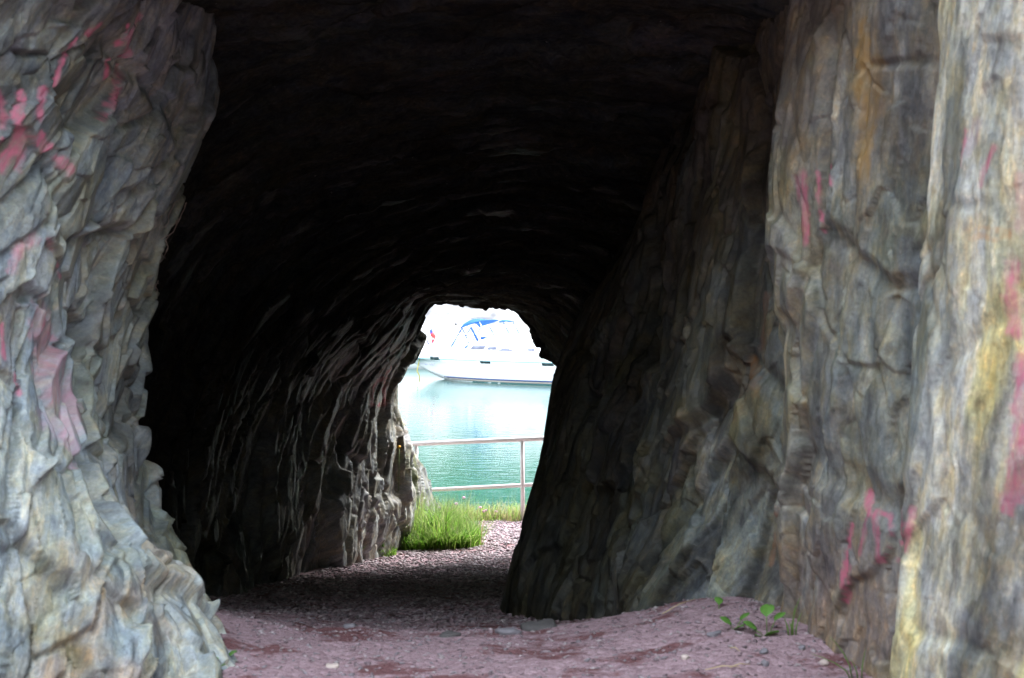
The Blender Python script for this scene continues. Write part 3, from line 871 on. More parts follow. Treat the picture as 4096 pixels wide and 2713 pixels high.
# ------------------------------------------------------------------ railing
def railing():
    pR = np.array(at(2092, 2088, 19.4)); pRt = np.array(at(2089, 1757, 19.4))
    Yl = 20.0
    pLt = np.array(at(1664, 1775, Yl)); pL = np.array((pLt[0] + .01, Yl, pLt[2] - 1.16))
    root = empty("railing", (float(pR[0]), float(pR[1]), float(pR[2])))
    off = pR
    step = pRt - pLt
    loc = lambda p: tuple(np.array(p) - off)
    pts = [pLt - step, pLt, pRt, pRt + step]
    bot = [pL - step, pL, pR, pR + step]
    for t, b in zip(pts, bot):
        zb = min(b[2], float(ground_z(b[0], b[1])[0])) - .05
        MB().tube([loc((b[0], b[1], zb)), loc((b[0] * .5 + t[0] * .5, b[1], (zb + t[2]) / 2)), loc((t[0], t[1], t[2] - .02))], [.034, .030, .028], 10).build("post", M['rail'], root, True)
    ext = step * .45
    MB().tube([loc(pts[0] - ext), loc(pts[3] + ext)], .033, 10).build("top_rail", M['rail'], root, True)
    midp = [np.array(at(1715, 1960, 19.93)), np.array(at(2093, 1941, 19.4))]
    s2 = midp[1] - midp[0]
    MB().tube([loc(midp[0] - s2 * 1.5), loc(midp[1] + s2 * 1.5)], .027, 10).build("middle_rail", M['rail'], root, True)
    tag(root, "white painted pipe railing along the water's edge beyond the tunnel", "railing")
railing()

# ------------------------------------------------------------------ yacht
HEAD = np.array((.87, -.493, 0)); SIDE = np.array((-.493, -.87, 0)); ORG = np.array((-3.65, 60.2, WZ))
yacht = empty("sailing_yacht", tuple(ORG), (0, 0, math.atan2(-.493, .87)))
# local axes: +x forward, +y = port (away), -y = the side we see
def hull():
    xs = [-.55, 0, .6, 1.3, 2.2, 3.4, 5, 7, 9, 10.8, 12.0, 12.7]
    bd = [1.02, 1.12, 1.25, 1.40, 1.58, 1.75, 1.90, 1.88, 1.55, .95, .40, .03]       # half beam at the sheer
    bw = [.55, .70, .90, 1.10, 1.35, 1.58, 1.75, 1.70, 1.30, .68, .20, .01]          # half beam low on the side
    zk = [.62, .45, .20, -.02, -.22, -.40, -.50, -.50, -.45, -.35, -.10, .55]        # bottom
    zs = [1.16, 1.17, 1.18, 1.19, 1.19, 1.18, 1.16, 1.17, 1.22, 1.30, 1.37, 1.42]   # sheer
    rows = []
    for x, d, w, k, s in zip(xs, bd, bw, zk, zs):
        low = max(k + .10, .0)
        prof = [(0, k), (w * .55, k + .03), (w * .9, k + .15 * (s - k) + .03), (w, k + .35 * (s - k)), (.5 * (w + d), k + .6 * (s - k)), (d * .985, s - .32), (d, s - .1), (d * .985, s), (d * .92, s + .035), (0, s + .08)]
        rows.append([(x + (.10 if False else 0), -y, z) for y, z in prof])
    A = np.array(rows)
    A = pchip(A, [4] * (len(xs) - 1)); A = pchip(A.transpose(1, 0, 2), [3] * 9).transpose(1, 0, 2)
    B = A.copy(); B[:, :, 1] *= -1
    nu, nv = A.shape[:2]
    fa = grid_faces(nu, nv); fb2 = grid_faces(nu, nv)[:, ::-1] + nu * nv
    V = np.concatenate([A.reshape(-1, 3), B.reshape(-1, 3)])
    # transom
    tr = [(j, j + 1, nu * nv + j + 1, nu * nv + j) for j in range(nv - 1)]
    o = raw_mesh("hull", V, np.concatenate([fa, fb2, np.array(tr)]), M['gel'], yacht, True)
    for mm in ('antifoul', 'tan', 'navy'): o.data.materials.append(M[mm])
    cz = V[np.concatenate([fa, fb2, np.array(tr)])][:, :, 2].mean(1)
    return A
HA = hull()
def hull_side(x, z):
    """half beam of the hull skin at local x and height z"""
    i = int(np.clip(np.searchsorted(HA[:, 0, 0], x), 1, len(HA) - 1))
    t = (x - HA[i - 1, 0, 0]) / (HA[i, 0, 0] - HA[i - 1, 0, 0] + 1e-9)
    row = HA[i - 1] * (1 - t) + HA[i] * t
    zz = row[:, 2]; k = np.argmax(zz >= z) if (zz >= z).any() else len(zz) - 1
    k = max(k, 1)
    u = (z - zz[k - 1]) / (zz[k] - zz[k - 1] + 1e-9)
    return -(row[k - 1, 1] * (1 - u) + row[k, 1] * u)
def side_strip(name, z0, z1, x0, x1, mat, proud, n=40, both=True):
    v, q = [], []
    for sgn in ((1, -1) if both else (1,)):
        b = len(v)
        for i in range(n + 1):
            x = x0 + (x1 - x0) * i / n
            for z, pr in ((z0, -.02), (z0, proud), (z1, proud), (z1, -.02)):
                v.append((x, -sgn * (hull_side(x, z) + pr), z))
        for i in range(n):
            for k in range(3):
                a = b + i * 4 + k
                q.append((a, a + 4, a + 5, a + 1))
    return raw_mesh(name, v, np.array(q), mat, yacht, True)
side_strip("rubbing_stripe", .86, .90, -.4, 12.3, M['stripe'], .012)
side_strip("boot_stripe", .10, .17, 1.6, 12.0, M['navy'], .010)
side_strip("boot_stripe", .035, .10, 1.8, 12.0, M['tan'], .008)
side_strip("waterline_band", -.12, .035, 2.0, 11.8, M['antifoul'], .006)
for x0, z0 in ((1.10, .90), (3.75, .83), (6.6, .82), (8.8, .86)):
    b = MB(); ya = -(hull_side(x0, z0) + .012); yb = -(hull_side(x0 + .50, z0) + .012)
    b.add([(x0, ya, z0 - .06), (x0 + .50, yb, z0 - .06), (x0 + .47, yb, z0 + .07), (x0 - .03, ya, z0 + .07), (x0, ya + .05, z0 - .06), (x0 + .50, yb + .05, z0 - .06), (x0 + .47, yb + .05, z0 + .07), (x0 - .03, ya + .05, z0 + .07)],
          [(0, 1, 2, 3), (4, 7, 6, 5), (0, 4, 5, 1), (1, 5, 6, 2), (2, 6, 7, 3), (3, 7, 4, 0)])
    b.build("hull_window", M['dark'], yacht)
# stern platform, coaming, coachroof
MB().box((-.72, 0, .80), (.42, 1.7, .12)).build("swim_platform", M['gel'], yacht)
def loft(name, secs, mat, parent=yacht):
    """secs: list of (x, halfwidth bottom, halfwidth top, z bottom, z top)"""
    v, q, t = [], [], []
    for x, wb, wt, zb, zt in secs:
        v += [(x, -wb, zb), (x, -wb * .5 - wt * .5 - .02, zb + .55 * (zt - zb)), (x, -wt, zt - .03), (x, -wt * .7, zt + .02), (x, wt * .7, zt + .02), (x, wt, zt - .03), (x, wb * .5 + wt * .5 + .02, zb + .55 * (zt - zb)), (x, wb, zb)]
    for i in range(len(secs) - 1):
        for k in range(7):
            a = i * 8 + k
            q.append((a, a + 1, a + 9, a + 8))
    e = (len(secs) - 1) * 8
    for k in range(1, 7):
        t.append((0, k + 1, k)); t.append((e, e + k, e + k + 1))
    return raw_mesh(name, v, [np.array(t), np.array(q)], mat, parent, True)
loft("cockpit_coaming", [(-.2, .98, .80, 1.0, 1.22), (.5, 1.0, .90, 1.0, 1.30), (1.6, .96, .90, 1.0, 1.28), (3.2, .96, .9, 1.0, 1.34), (4.0, .96, .9, 1.0, 1.40)], M['gel'])
loft("coachroof", [(2.8, 1.27, 1.12, 1.12, 1.52), (3.9, 1.30, 1.10, 1.12, 1.86), (5.5, 1.28, 1.05, 1.12, 1.84), (7.2, 1.15, .9, 1.14, 1.70), (8.8, .9, .65, 1.18, 1.52), (9.8, .55, .35, 1.22, 1.34)], M['gel'])
def cabin_window(x0, x1, z0, z1, y, sh0=.0, sh1=.0, rise=0.0):
    b = MB()
    b.add([(x0, -y, z0), (x1, -y + .02, z0), (x1 - sh1, -y + .05, z1 - rise), (x0 + sh0, -y + .03, z1), (x0, -y + .1, z0), (x1, -y + .1, z0), (x1 - sh1, -y + .12, z1 - rise), (x0 + sh0, -y + .12, z1)],
          [(0, 1, 2, 3), (4, 7, 6, 5), (0, 4, 5, 1), (1, 5, 6, 2), (2, 6, 7, 3), (3, 7, 4, 0)])
    b.build("cabin_window", M['glass'], yacht)
cabin_window(2.98, 3.6, 1.30, 1.46, 1.30, .12, -.08)
cabin_window(3.74, 4.18, 1.30, 1.44, 1.30, .14, 0)
cabin_window(4.25, 5.0, 1.27, 1.38, 1.31, .3, .30)
cabin_window(5.6, 5.9, 1.30, 1.38, 1.30, .03, 0)
cabin_window(6.3, 6.62, 1.30, 1.38, 1.25, .03, 0)
# cockpit tent: curved blue top on a light frame, blue bands at its foot
def canopy(name, x0, x1, hw, z_edge0, z_edge1, crown, mat):
    n, k = 12, 10
    v = []
    for up in (0, .03):
        for i in range(n + 1):
            u = i / n; x = x0 + (x1 - x0) * u
            ze = z_edge0 + (z_edge1 - z_edge0) * u
            cr = crown * (1 - .8 * u) * (math.sin(math.pi * min(1, .12 + u * .95)) * .6 + .4)
            for j in range(k + 1):
                a = -1 + 2 * j / k
                v.append((x, a * hw, ze + cr * (1 - abs(a) ** 2.6) + up))
    m = (n + 1) * (k + 1)
    f = grid_faces(n + 1, k + 1)
    ring = [i * (k + 1) for i in range(n + 1)] + [n * (k + 1) + j for j in range(1, k + 1)] + [i * (k + 1) + k for i in range(n - 1, -1, -1)] + [j for j in range(k - 1, 0, -1)]
    rim = [(a, b, b + m, a + m) for a, b in zip(ring, ring[1:] + ring[:1])]
    return raw_mesh(name, v, np.concatenate([f[:, ::-1], f + m, np.array(rim)]), mat, yacht, True)
canopy("canopy_top", 2.18, 3.15, .75, 2.12, 2.42, .36, M['blue'])
for y in (-.75, .75):
    ys = y
    thin = 1.0 if y < 0 else .5
    MB().tube([(1.68, ys, 1.26), (2.26, ys, 2.13)], .024 * thin, 6).build("canopy_bar", M['blue'], yacht)
    MB().tube([(2.28, ys, 2.12), (2.64, ys, 1.42)], .019 * thin, 6).build("canopy_bar", M['blue'], yacht)
    MB().tube([(2.44, ys, 1.80), (2.68, ys, 2.16)], .017 * thin, 6).build("canopy_bar", M['blue'], yacht)
    MB().tube([(2.68, ys, 2.18), (3.06, ys, 1.56)], .040 * thin, 6).build("canopy_bar", M['blue'], yacht)
    MB().tube([(3.10, ys, 2.40), (3.42, ys, 1.74)], .019 * thin, 6).build("canopy_bar", M['steel'], yacht)
    if y > 0: continue
    def band(pts, h, nm="canopy_band"):
        b = MB(); v = []
        for x, z in pts: v += [(x, ys, z), (x, ys, z + h), (x, ys + .03, z + h), (x, ys + .03, z)]
        q = []
        for i in range(len(pts) - 1):
            for k in range(4):
                q.append((i * 4 + k, i * 4 + (k + 1) % 4, i * 4 + 4 + (k + 1) % 4, i * 4 + 4 + k))
        e = (len(pts) - 1) * 4
        b.add(v, q + [(0, 3, 2, 1), (e, e + 1, e + 2, e + 3)]).build(nm, M['blue'], yacht)
    band([(1.62, 1.22), (2.28, 1.20), (2.54, 1.38)], .075)
    band([(2.62, 1.38), (2.82, 1.38), (3.02, 1.50), (3.40, 1.56)], .075)
    band([(3.16, 1.68), (3.50, 1.68)], .11)
canopy("sprayhood", 3.78, 4.08, .40, 2.36, 2.40, .12, M['blue'])
for y in (-.4, .4):
    MB().tube([(4.02, y, 2.38), (4.40, y, 1.74)], .018, 6).build("sprayhood_bar", M['blue'], yacht)
    MB().box((4.48, y, 1.70), (.30, .04, .11)).build("sprayhood_foot", M['blue'], yacht)
# mast, boom, pushpit, rope, name
MB().tube([(6.9, 0, 1.2), (6.9, 0, 9), (6.9, 0, 16.5)], [.09, .09, .06], 10).build("mast", M['gel'], yacht, True)
MB().tube([(6.8, 0, 2.95), (2.6, 0, 3.05)], .08, 8).build("boom", M['gel'], yacht, True)
pp = MB()
for x, y in ((-.35, -.95), (-.35, .95), (1.0, -1.25), (1.0, 1.25)):
    pp.tube([(x, y, 1.15), (x, y, 1.78)], .014, 6)
pp.tube([(1.0, -1.25, 1.78), (-.35, -.95, 1.78), (-.35, .95, 1.78), (1.0, 1.25, 1.78)], .014, 6)
pp.build("pushpit", M['gel'], yacht)
for x in (5.8, 7.4, 9.0, 10.6):
    for sg in (-1, 1):
        yb = hull_side(x, 1.1) * .95
        MB().tube([(x, sg * yb, 1.15), (x, sg * yb, 1.78)], .010, 5).build("stanchion", M['steel'], yacht)
tx = bpy.data.curves.new("lettering", 'FONT')
tx.body = "THACTIBO"; tx.size = .26; tx.extrude = .002; tx.align_x = 'LEFT'
xo, zo = .05, .60
y0, y1 = -(hull_side(xo, zo) + .03), -(hull_side(xo + 1.0, zo) + .03)
tobj = bpy.data.objects.new("lettering", tx); COL.objects.link(tobj); tobj.parent = yacht
tobj.location = (xo, y0 - .02, zo); tobj.rotation_euler = (math.radians(78), 0, math.atan2(y1 - y0, 1.0))
tx.materials.append(M['letter'])
bpy.context.view_layer.update()
tme = bpy.data.meshes.new_from_object(tobj.evaluated_get(bpy.context.evaluated_depsgraph_get()))
tm = bpy.data.objects.new("lettering", tme); COL.objects.link(tm); tm.parent = yacht
tm.location = tobj.location; tm.rotation_euler = tobj.rotation_euler
bpy.data.objects.remove(tobj); tm.name = "lettering"
tag(yacht, "white sailing yacht with blue cockpit canopy moored in the harbour", "yacht")
rp = MB().tube([(.35, -.98, .9), (.25, -1.05, .35), (.4, -1.1, .12), (.42, -1.1, -.1)], .022, 6).build("mooring_rope", M['rope'])
rp.matrix_world = yacht.matrix_basis.copy(); rp.location = tuple(ORG); rp.rotation_euler = yacht.rotation_euler
tag(rp, "short yellow rope hanging from the yacht's stern into the water", "rope")

# ensign on a staff, fenders
fl = empty("ensign_flag", at(1712, 1372, 60.6))
MB().tube([(0, 0, 0), (.12, 0, .72)], .014, 6).build("flagstaff", M['gel'], fl)
def cloth(name, pts, mat):
    v, q = [], []
    n = len(pts)
    for (x0, z0), (x1, z1) in pts:
        for k in range(5):
            u = k / 4
            v.append((x0 + (x1 - x0) * u, .06 * math.sin(u * 7 + x0 * 4), z0 + (z1 - z0) * u))
    for i in range(n - 1):
        for k in range(4): q.append((i * 5 + k, i * 5 + k + 1, i * 5 + 6 + k, i * 5 + 5 + k))
    o = raw_mesh(name, v, np.array(q), mat, fl, True)
    sol = o.modifiers.new("thickness", 'SOLIDIFY'); sol.thickness = .008
    return o
cloth("canton", [((.05, .42), (.10, .60)), ((.10, .36), (.17, .58)), ((.15, .32), (.20, .48))], M['bluecloth'])
cloth("field", [((.09, .32), (.15, .48)), ((.18, .22), (.24, .44)), ((.28, .16), (.33, .30))], M['red'])
cloth("field", [((.17, .02), (.19, .14)), ((.25, .06), (.28, .17))], M['red'])
tag(fl, "red ensign with blue corner drooping from a staff at the yacht's stern", "flag")
for i, (px, lab) in enumerate(((1713, "large dark blue fender hanging at the yacht's stern, nearer the rock"), (1730, "small dark blue fender beside the red ensign"))):
    r = (.075, .04)[i]
    f = empty("fender", at(px, 1374, 60.9))
    MB().ball((0, 0, .10), (r, r, .13), 8, 6).build("bladder", M['fender'], f, True)
    MB().tube([(0, 0, .2), (.01, 0, .42)], .008, 5).build("lanyard", M['gel'], f)
    tag(f, lab, "fender", "fenders at the yacht's stern")

# second boat behind the stern
mb_o = at(1640, 1470, 67.4)
boat2 = empty("motor_boat", (mb_o[0], 67.4, WZ), (0, 0, math.radians(172)))
def small_hull():
    secs = [(-3.2, 1.1, .0), (-2.0, 1.25, -.05), (0, 1.25, -.05), (1.6, .95, .02), (2.7, .4, .15), (3.2, .03, .35)]
    rows = []
    for x, w, k in secs:
        rows.append([(x, 0, k - .15), (x, -w * .7, k - .08), (x, -w * .92, .25), (x, -w, .7), (x, -w * .95, .78), (x, 0, .84)])
    A = pchip(np.array(rows), [5] * 5); B = A.copy(); B[:, :, 1] *= -1
    nu, nv = A.shape[:2]
    tr = np.array([(j, j + 1, nu * nv + j + 1, nu * nv + j) for j in range(nv - 1)])
    return raw_mesh("hull", np.concatenate([A.reshape(-1, 3), B.reshape(-1, 3)]), np.concatenate([grid_faces(nu, nv), grid_faces(nu, nv)[:, ::-1] + nu * nv, tr]), M['gel'], boat2, True)
small_hull()
loft("cabin", [(-1.4, .95, .8, .75, 1.35), (.2, .95, .75, .78, 1.4), (1.2, .7, .5, .8, 1.1)], M['gel'], boat2)
loft("cockpit_cover", [(-3.0, .9, .7, .76, 1.2), (-2.2, 1.0, .8, .76, 1.5), (-1.35, 1.0, .8, .76, 1.45)], M['greyc'], boat2)
tag(boat2, "small white motorboat behind the yacht's stern, half hidden by rock", "boat")

# mooring pole on the quay
pole = empty("mooring_pole", at(1823, 1372, 87.5))
MB().tube([(0, 0, -.5), (0, 0, 1.1)], .035, 8).build("pole", M['ledge'], pole)
MB().ball((0, 0, 1.14), .085, 8, 6).build("ball_top", M['darkston'], pole, True)
tag(pole, "slim pale pole with dark ball top before the far cliff", "pole")

# ------------------------------------------------------------------ grass
def blades(n, pos, h0, h1, lean, w, pal, seed, nseg=4, dome=None):
    r = np.random.default_rng(seed)
    x, y = pos(r, n)
    z = ground_z(x, y) - .01
    h = h0 + (h1 - h0) * r.random(n) ** 1.4
    a = r.random(n) * 2 * np.pi
    if dome:
        q2 = np.clip(((x - dome[0]) / dome[2]) ** 2 + ((y - dome[1]) / dome[3]) ** 2, 0, 1)
        h = h * (1 - .62 * q2) * (.8 + .45 * fbm(np.stack([x, y, x * 0], 1) * 5.0, 2, seed))
        out = np.arctan2(y - dome[1], x - dome[0])
        a = np.where(r.random(n) < .25 + .6 * q2, out + r.normal(0, .6, n), a)
    ln = lean * (.3 + r.random(n)) * h
    dx, dy = np.cos(a) * ln, np.sin(a) * ln
    ww = w * (.6 + .8 * r.random(n))
    pa = a + np.pi / 2 + (r.random(n) - .5)
    px_, py_ = np.cos(pa) * ww, np.sin(pa) * ww
    V = np.zeros((n, nseg * 2 + 1, 3), np.float32)
    for k in range(nseg):
        t = k / nseg
        s = (1 - t ** 1.6) * .5
        bx, by, bz = x + dx * t ** 2, y + dy * t ** 2, z + h * (t - .25 * t * t * lean)
        V[:, 2 * k] = np.stack([bx - px_ * s, by - py_ * s, bz], 1); V[:, 2 * k + 1] = np.stack([bx + px_ * s, by + py_ * s, bz], 1)
    V[:, -1] = np.stack([x + dx, y + dy, z + h * (1 - .25 * lean)], 1)
    q = np.array([(2 * k, 2 * k + 1, 2 * k + 3, 2 * k + 2) for k in range(nseg - 1)])
    t = np.array([(2 * nseg - 2, 2 * nseg - 1, 2 * nseg)])
    m = nseg * 2 + 1
    off = (np.arange(n) * m)[:, None, None]
    c = np.array(pal)[r.integers(0, len(pal), n)] * (.45 + 1.0 * r.random((n, 1)))
    return V.reshape(-1, 3), (q[None] + off).reshape(-1, 4), (t[None] + off).reshape(-1, 3), np.repeat(c, m, 0)
GREEN = [(.15, .32, .03), (.20, .38, .045), (.11, .26, .025), (.26, .40, .08), (.32, .40, .13)]
YEL = [(.22, .28, .06), (.28, .30, .10), (.16, .26, .05), (.36, .32, .16), (.30, .24, .12)]
def grass_object(parts, name="grass"):
    vs, q4, t3, cs, b = [], [], [], [], 0
    for v, q, t, c in parts:
        vs.append(v); q4.append(q + b); t3.append(t + b); cs.append(c); b += len(v)
    o = raw_mesh(name, np.concatenate(vs), [np.concatenate(t3), np.concatenate(q4)], M['grass'], None, False, {'col': np.concatenate(cs)})
    return tag(o, kind="stuff")
def clump_pos(cx, cy, rx, ry, p=1.0):
    def f(r, n):
        a = r.random(n) * 2 * np.pi; q = r.random(n) ** .5
        return cx + np.cos(a) * q * rx, cy + np.sin(a) * q * ry
    return f
band = lambda r, n: ((r.random(n) - .45) * 6, 19.75 + .55 * np.abs(r.standard_normal(n)) * .6 - .35 + .1 * np.sin(r.random(n) * 9))
grass_object([
    blades(3000, clump_pos(-.92, 16.75, .50, .66), .24, .66, .75, .013, GREEN, 1, dome=(-.92, 16.75, .52, .70)),
    blades(900, clump_pos(-.66, 16.45, .22, .22), .10, .36, .9, .013, GREEN, 11),
    blades(900, clump_pos(-.60, 16.95, .22, .30), .14, .42, .9, .012, GREEN, 12),
    blades(500, clump_pos(-1.05, 16.25, .22, .18), .10, .30, 1.1, .014, GREEN, 13),
    blades(260, clump_pos(-.86, 16.7, .58, .66), .30, .70, .8, .008, GREEN + YEL, 14),
    blades(1800, clump_pos(-.80, 16.5, .34, .35), .10, .30, .8, .012, GREEN, 2),
    blades(900, clump_pos(-.86, 16.9, .45, .55), .42, .74, .22, .004, [(.16, .24, .07), (.22, .28, .10)], 3),
    blades(2200, clump_pos(-1.0, 17.9, .45, .6), .12, .42, .5, .009, GREEN + YEL, 4),
    blades(7000, band, .10, .34, .75, .010, YEL + GREEN[3:], 5),
    blades(500, band, .3, .55, .25, .004, [(.35, .33, .15), (.26, .28, .12)], 6),
    blades(700, clump_pos(-1.16, 17.1, .12, .6), .25, .80, .35, .009, GREEN + YEL, 21),
    blades(260, clump_pos(-1.22, 16.5, .10, .3), .15, .50, .5, .011, GREEN, 22),
    blades(160, clump_pos(-1.40, 15.75, .12, .2), .06, .17, .7, .012, GREEN, 7),
])

# ------------------------------------------------------------------ small plants, flowers
def leaf_mesh(L, W, name, parent, rz, tilt, mat, base=(0, 0, 0)):
    """a cupped oval leaf with a midrib fold"""
    n = 5; v, q = [], []
    for i in range(n + 1):
        u = i / n
        w = W * math.sin(math.pi * min(.98, .06 + u * .92)) ** .7
        z = math.sin(u * 1.8) * L * .25
        for s in (-1, 0, 1):
            v.append((u * L, s * w / 2, z + (abs(s) * W * .14)))
    for i in range(n):
        for k in range(2): q.append((i * 3 + k, i * 3 + 3 + k, i * 3 + 4 + k, i * 3 + 1 + k))
    o = raw_mesh(name, v, np.array(q), mat, parent, True)
    o.location = base; o.rotation_euler = (random.uniform(-.2, .2), -tilt, rz)
    sol = o.modifiers.new("thickness", 'SOLIDIFY'); sol.thickness = .0012
    return o
def ground_point(px, py, y0=6.5):
    """where the sight line through a photograph pixel meets the ground"""
    Y = np.linspace(5.2, 21, 4000)
    X = (px - 2048) / F_PX * Y; Zs = CAM_H - (py - 1150) / F_PX * Y
    d = Zs - gz(X, Y)
    i = int(np.argmax(d < 0))
    return float(X[i]), float(Y[i]), float(ground_z(X[i], Y[i])[0])
def leafy_plant(px, py, leaves, label, cat="plant", size=.064, up=.022):
    g = ground_point(px, py)
    root = empty("leafy_plant", g)
    for k, (dx, dz, rz, sc) in enumerate(leaves):
        b = (dx, random.uniform(-.015, .015), dz + up)
        MB().tube([(dx * .2, 0, -.01), (dx * .7, 0, (dz + up) * .6), b], .0022, 5).build("stalk", M['stem'], root)
        leaf_mesh(size * sc, size * sc * .88, "leaf", root, rz, .25, M['leaf'], b)
    tag(root, label, cat)
    return root
leafy_plant(3070, 2535, [(-.05, .0, 2.8, 1.0), (-.01, -.035, -.6, 1.1), (-.005, .06, 1.2, 1.15), (.03, .045, .3, .9), (-.03, -.03, 3.4, .5)], "largest of the round leaved weeds, at the foot of the right rock wall")
leafy_plant(2935, 2520, [(-.015, -.0, 2.7, .85), (.005, -.025, -.8, .85), (.03, .02, .4, .8)], "three leaved weed just left of the largest weed by the right wall")
leafy_plant(2876, 2445, [(0, -.01, 1.6, .75)], "single upright leaf rising by the rock left of the three leaved weed", up=.03)
leafy_plant(2676, 2425, [(0, .02, 1.4, .6), (.0, -.01, -1.0, .5)], "pair of tiny leaves furthest in along the right rock wall", up=.03)
leafy_plant(835, 2570, [(0, .0, 1.0, .7), (.02, .0, .2, .5)], "tiny green sprig against the left rock foot, the upper one", up=.015)
leafy_plant(893, 2652, [(-.02, .01, 2.4, .65), (.02, .0, .4, .7)], "small sprig on the gravel just right of the left rock foot", up=.015)
leafy_plant(850, 2712, [(0, .02, 1.2, .6), (.02, .0, .2, .55), (-.02, .0, 3, .5)], "green weed at the very bottom of the left rock foot", up=.02)
def rosette(px, py, label, n, L, W):
    g = ground_point(px, py)
    root = empty("broad_leaved_plant", g)
    for k in range(n):
        a = math.pi * (.05 + .9 * k / max(1, n - 1)) + random.uniform(-.2, .2)
        leaf_mesh(L * random.uniform(.75, 1.1), W, "leaf", root, a if k % 2 else -a * .6, random.uniform(.5, 1.1), M['leaf'])
    tag(root, label, "plant")
rosette(1425, 2240, "low broad leaved plant at the left wall's foot on the gravel", 7, .20, .055)
rosette(1525, 2222, "small yellowish weed between the broad leaved plant and the tall grass", 5, .13, .035)
rosette(1735, 2180, "big dock plant with wide leaves inside the tall grass clump", 7, .34, .12)

def grass_tuft(px, py, blades_, label):
    g = ground_point(px, py)
    root = empty("grass_tuft", g)
    for (dx, h, bend, w) in blades_:
        pts = [(dx * .1 + bend * t * t, 0.01 * t, h * t) for t in (0, .3, .6, .85, 1)]
        MB().tube([(p[0] + dx * .3, p[1], p[2]) for p in pts], [w, w, w * .8, w * .5, w * .15], 5).build("blade", M['stem'], root, True)
    tag(root, label, "grass tuft")
grass_tuft(3165, 2540, [(0, .17, .045, .003), (.02, .13, .01, .0035), (-.03, .08, -.02, .004), (.05, .10, .03, .003), (.01, .06, -.01, .004)], "thin tuft of grass with one tall seed stalk by the right wall")
grass_tuft(3400, 2712, [(0, .10, -.16, .003), (.02, .17, -.09, .0035), (.12, .12, .02, .003), (.08, .08, -.03, .003)], "bright grass blades leaning left in the bottom right corner")

def flower(px, py, Y, kind, label, group, h, hr, mat):
    x, y, z = at(px, py, Y)
    gzv = float(ground_z(x, y)[0])
    root = empty(kind, (x, y, gzv))
    hh = z - gzv
    MB().tube([(-.02, 0, 0), (-.005, 0, hh * .6), (0, 0, hh)], .0035, 5).build("stem", M['stem'], root)
    MB().ball((0, 0, hh), (hr, hr, hr * .75), 8, 6).build("flower_head", mat, root, True)
    tag(root, label, "flower", group)
for i, (px, py, Y, lab) in enumerate(((1825, 2015, 18.6, "pink flower head lowest at left, over the tall grass clump"), (1855, 1990, 18.8, "pink flower head highest of all, beneath the lower rail"),
        (1921, 2030, 19.5, "pink flower head standing left of the close pair"), (1934, 2046, 19.5, "lower left pink flower head of the close pair by the water"), (1943, 2042, 19.55, "upper right pink flower head of the close pair by the water"),
        (1984, 2046, 19.6, "pale pink flower head farthest right, towards the white post"))):
    flower(px, py, Y, "pink_flower", lab, "pink flowers along the harbour edge", .3, .022, M['pink'])
flower(1597, 1787, 16.0, "yellow_flower", "tall yellow flower against the rock left of the railing", None, .5, .020, M['yellow'])

# ------------------------------------------------------------------ stones, straws, roots
def stone(px, py, dims, mat, label, rz=0.0, seed=0, sink=.3):
    g = ground_point(px, py)
    r = np.random.default_rng(seed)
    b = MB().ball((0, 0, 0), 1.0, 12, 8)
    v = np.array(b.v)
    v = np.sign(v) * np.abs(v) ** .75
    v += .28 * np.stack([fbm(v * 1.4 + seed, 2, 50 + k) for k in range(3)], 1)
    v = v * np.array(dims) / 2
    c, s = math.cos(rz), math.sin(rz)
    v = np.stack([v[:, 0] * c - v[:, 1] * s, v[:, 0] * s + v[:, 1] * c, v[:, 2]], 1)
    b.v = [tuple(p) for p in v]
    o = b.build("stone", mat)
    o.location = (g[0], g[1], g[2] + dims[2] * (.5 - sink))
    tag(o, label, "stone")
stone(3297, 2662, (.034, .026, .028), M['paleston'], "small pale pink pebble beside the grass blades at bottom right", .3, 1)
stone(2858, 2532, (.075, .035, .025), M['greyston'], "long flat grey stone on gravel below the three leaved weed", .6, 2)
stone(2160, 2512, (.17, .16, .07), M['darkston'], "dark embedded rock hump at the tunnel floor's front edge, right of centre", .1, 3, .45)
stone(1800, 2545, (.10, .07, .035), M['darkston'], "small dark flat stone set in the gravel near the middle of the floor", .2, 4, .4)
stone(2030, 2535, (.12, .10, .05), M['greyston'], "grey embedded rock just left of the dark rock hump", .5, 5, .45)
stone(1330, 2664, (.06, .05, .02), M['paleston'], "flat pale stone in the foreground gravel at lower centre", .0, 6, .35)
stone(3055, 2622, (.04, .03, .025), M['greyston'], "grey pebble on the gravel below the largest weed", .7, 7)
stone(3060, 2668, (.035, .03, .028), M['greyston'], "rounded bluish pebble below the grey pebble, lower right foreground", .2, 8)
stone(3208, 2600, (.04, .025, .022), M['greyston'], "grey pebble in front of the brown rock foot at right", 1.2, 9)
stone(2740, 2645, (.035, .035, .02), M['paleston'], "pale angular pebble alone in the right foreground gravel", .8, 10)
stone(1400, 2512, (.06, .05, .025), M['greyston'], "grey stone on the dark floor's front edge at left centre", .4, 11)

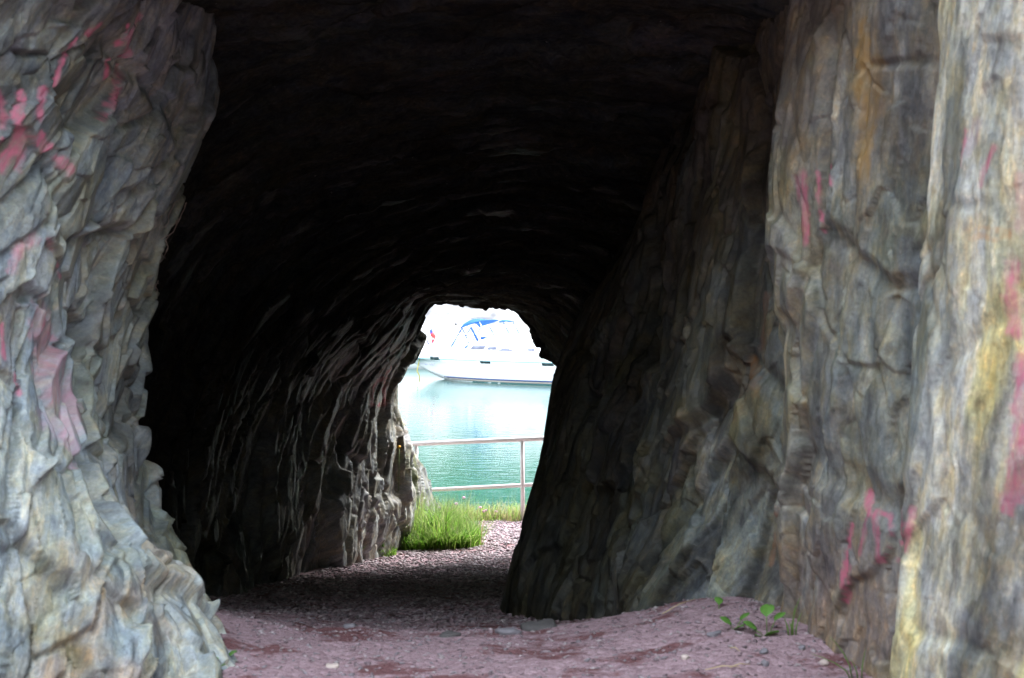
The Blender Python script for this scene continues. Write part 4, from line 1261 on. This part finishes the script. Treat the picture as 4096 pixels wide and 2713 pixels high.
def straw(px0, py0, px1, py1, label):
    a = ground_point(px0, py0); c = ground_point(px1, py1)
    mid = [(a[i] + c[i]) / 2 for i in range(3)]
    root = MB().tube([(a[0] - mid[0], a[1] - mid[1], a[2] - mid[2] + .012), (0, 0, .022), (c[0] - mid[0], c[1] - mid[1], c[2] - mid[2] + .012)], [.0022, .0026, .0012], 5).build("straw", M['straw'])
    root.location = mid
    tag(root, label, "straw", "dry straws lying on the gravel")
straw(2820, 2700, 2960, 2696, "pale dry straw nearest the bottom edge of the gravel")
straw(2920, 2698, 3000, 2684, "bright dry straw just right of the nearest straw")
straw(2650, 2475, 2780, 2415, "long dry straw leaning on the rock beside the pair of tiny leaves")
straw(2920, 2620, 2960, 2634, "short dry straw left of the grey pebble")

def roots(name, label, lines, D, r0, mat, off):
    o3 = [polyline_on(D, [p for p in l]) for l in lines]
    base = np.array(o3[0][0])
    root = empty(name, tuple(base))
    for l in o3:
        pts = []
        for k, p in enumerate(l):
            p = np.array(p) + np.array(off)
            if k: 
                m = (pts[-1] + p - base) / 2 + np.array((random.uniform(-.012, .012), -.01, random.uniform(-.012, .012)))
                pts.append(m)
            pts.append(p - base)
        MB().tube(pts, list(np.linspace(r0, r0 * .5, len(pts))), 5).build("root_strand", mat, root)
    tag(root, label, "roots")
R2 = lambda *pts: [(600 + x * .3189, 700 + y * .3189) for x, y in pts]
roots("dry_roots", "thin pale dry roots branching across the dark edge of the left rock",
      [R2((120, 800), (240, 750), (370, 650), (440, 530), (540, 400), (520, 340)), R2((370, 650), (510, 625)), R2((260, 645), (330, 575), (430, 540)), R2((160, 660), (215, 600), (290, 380), (350, 300)), R2((250, 770), (300, 870), (340, 960), (375, 1080)), R2((340, 960), (380, 890)), R2((465, 420), (500, 340), (540, 360))],
      DL, .0022, M['root'], (.015, -.02, 0))
roots("root_tuft", "small hanging loop of dry roots low on the left rock's inner edge",
      [R2((95, 1320), (115, 1420), (105, 1530)), R2((95, 1320), (140, 1370), (125, 1450))], DL, .0022, M['root'], (.015, -.02, 0))
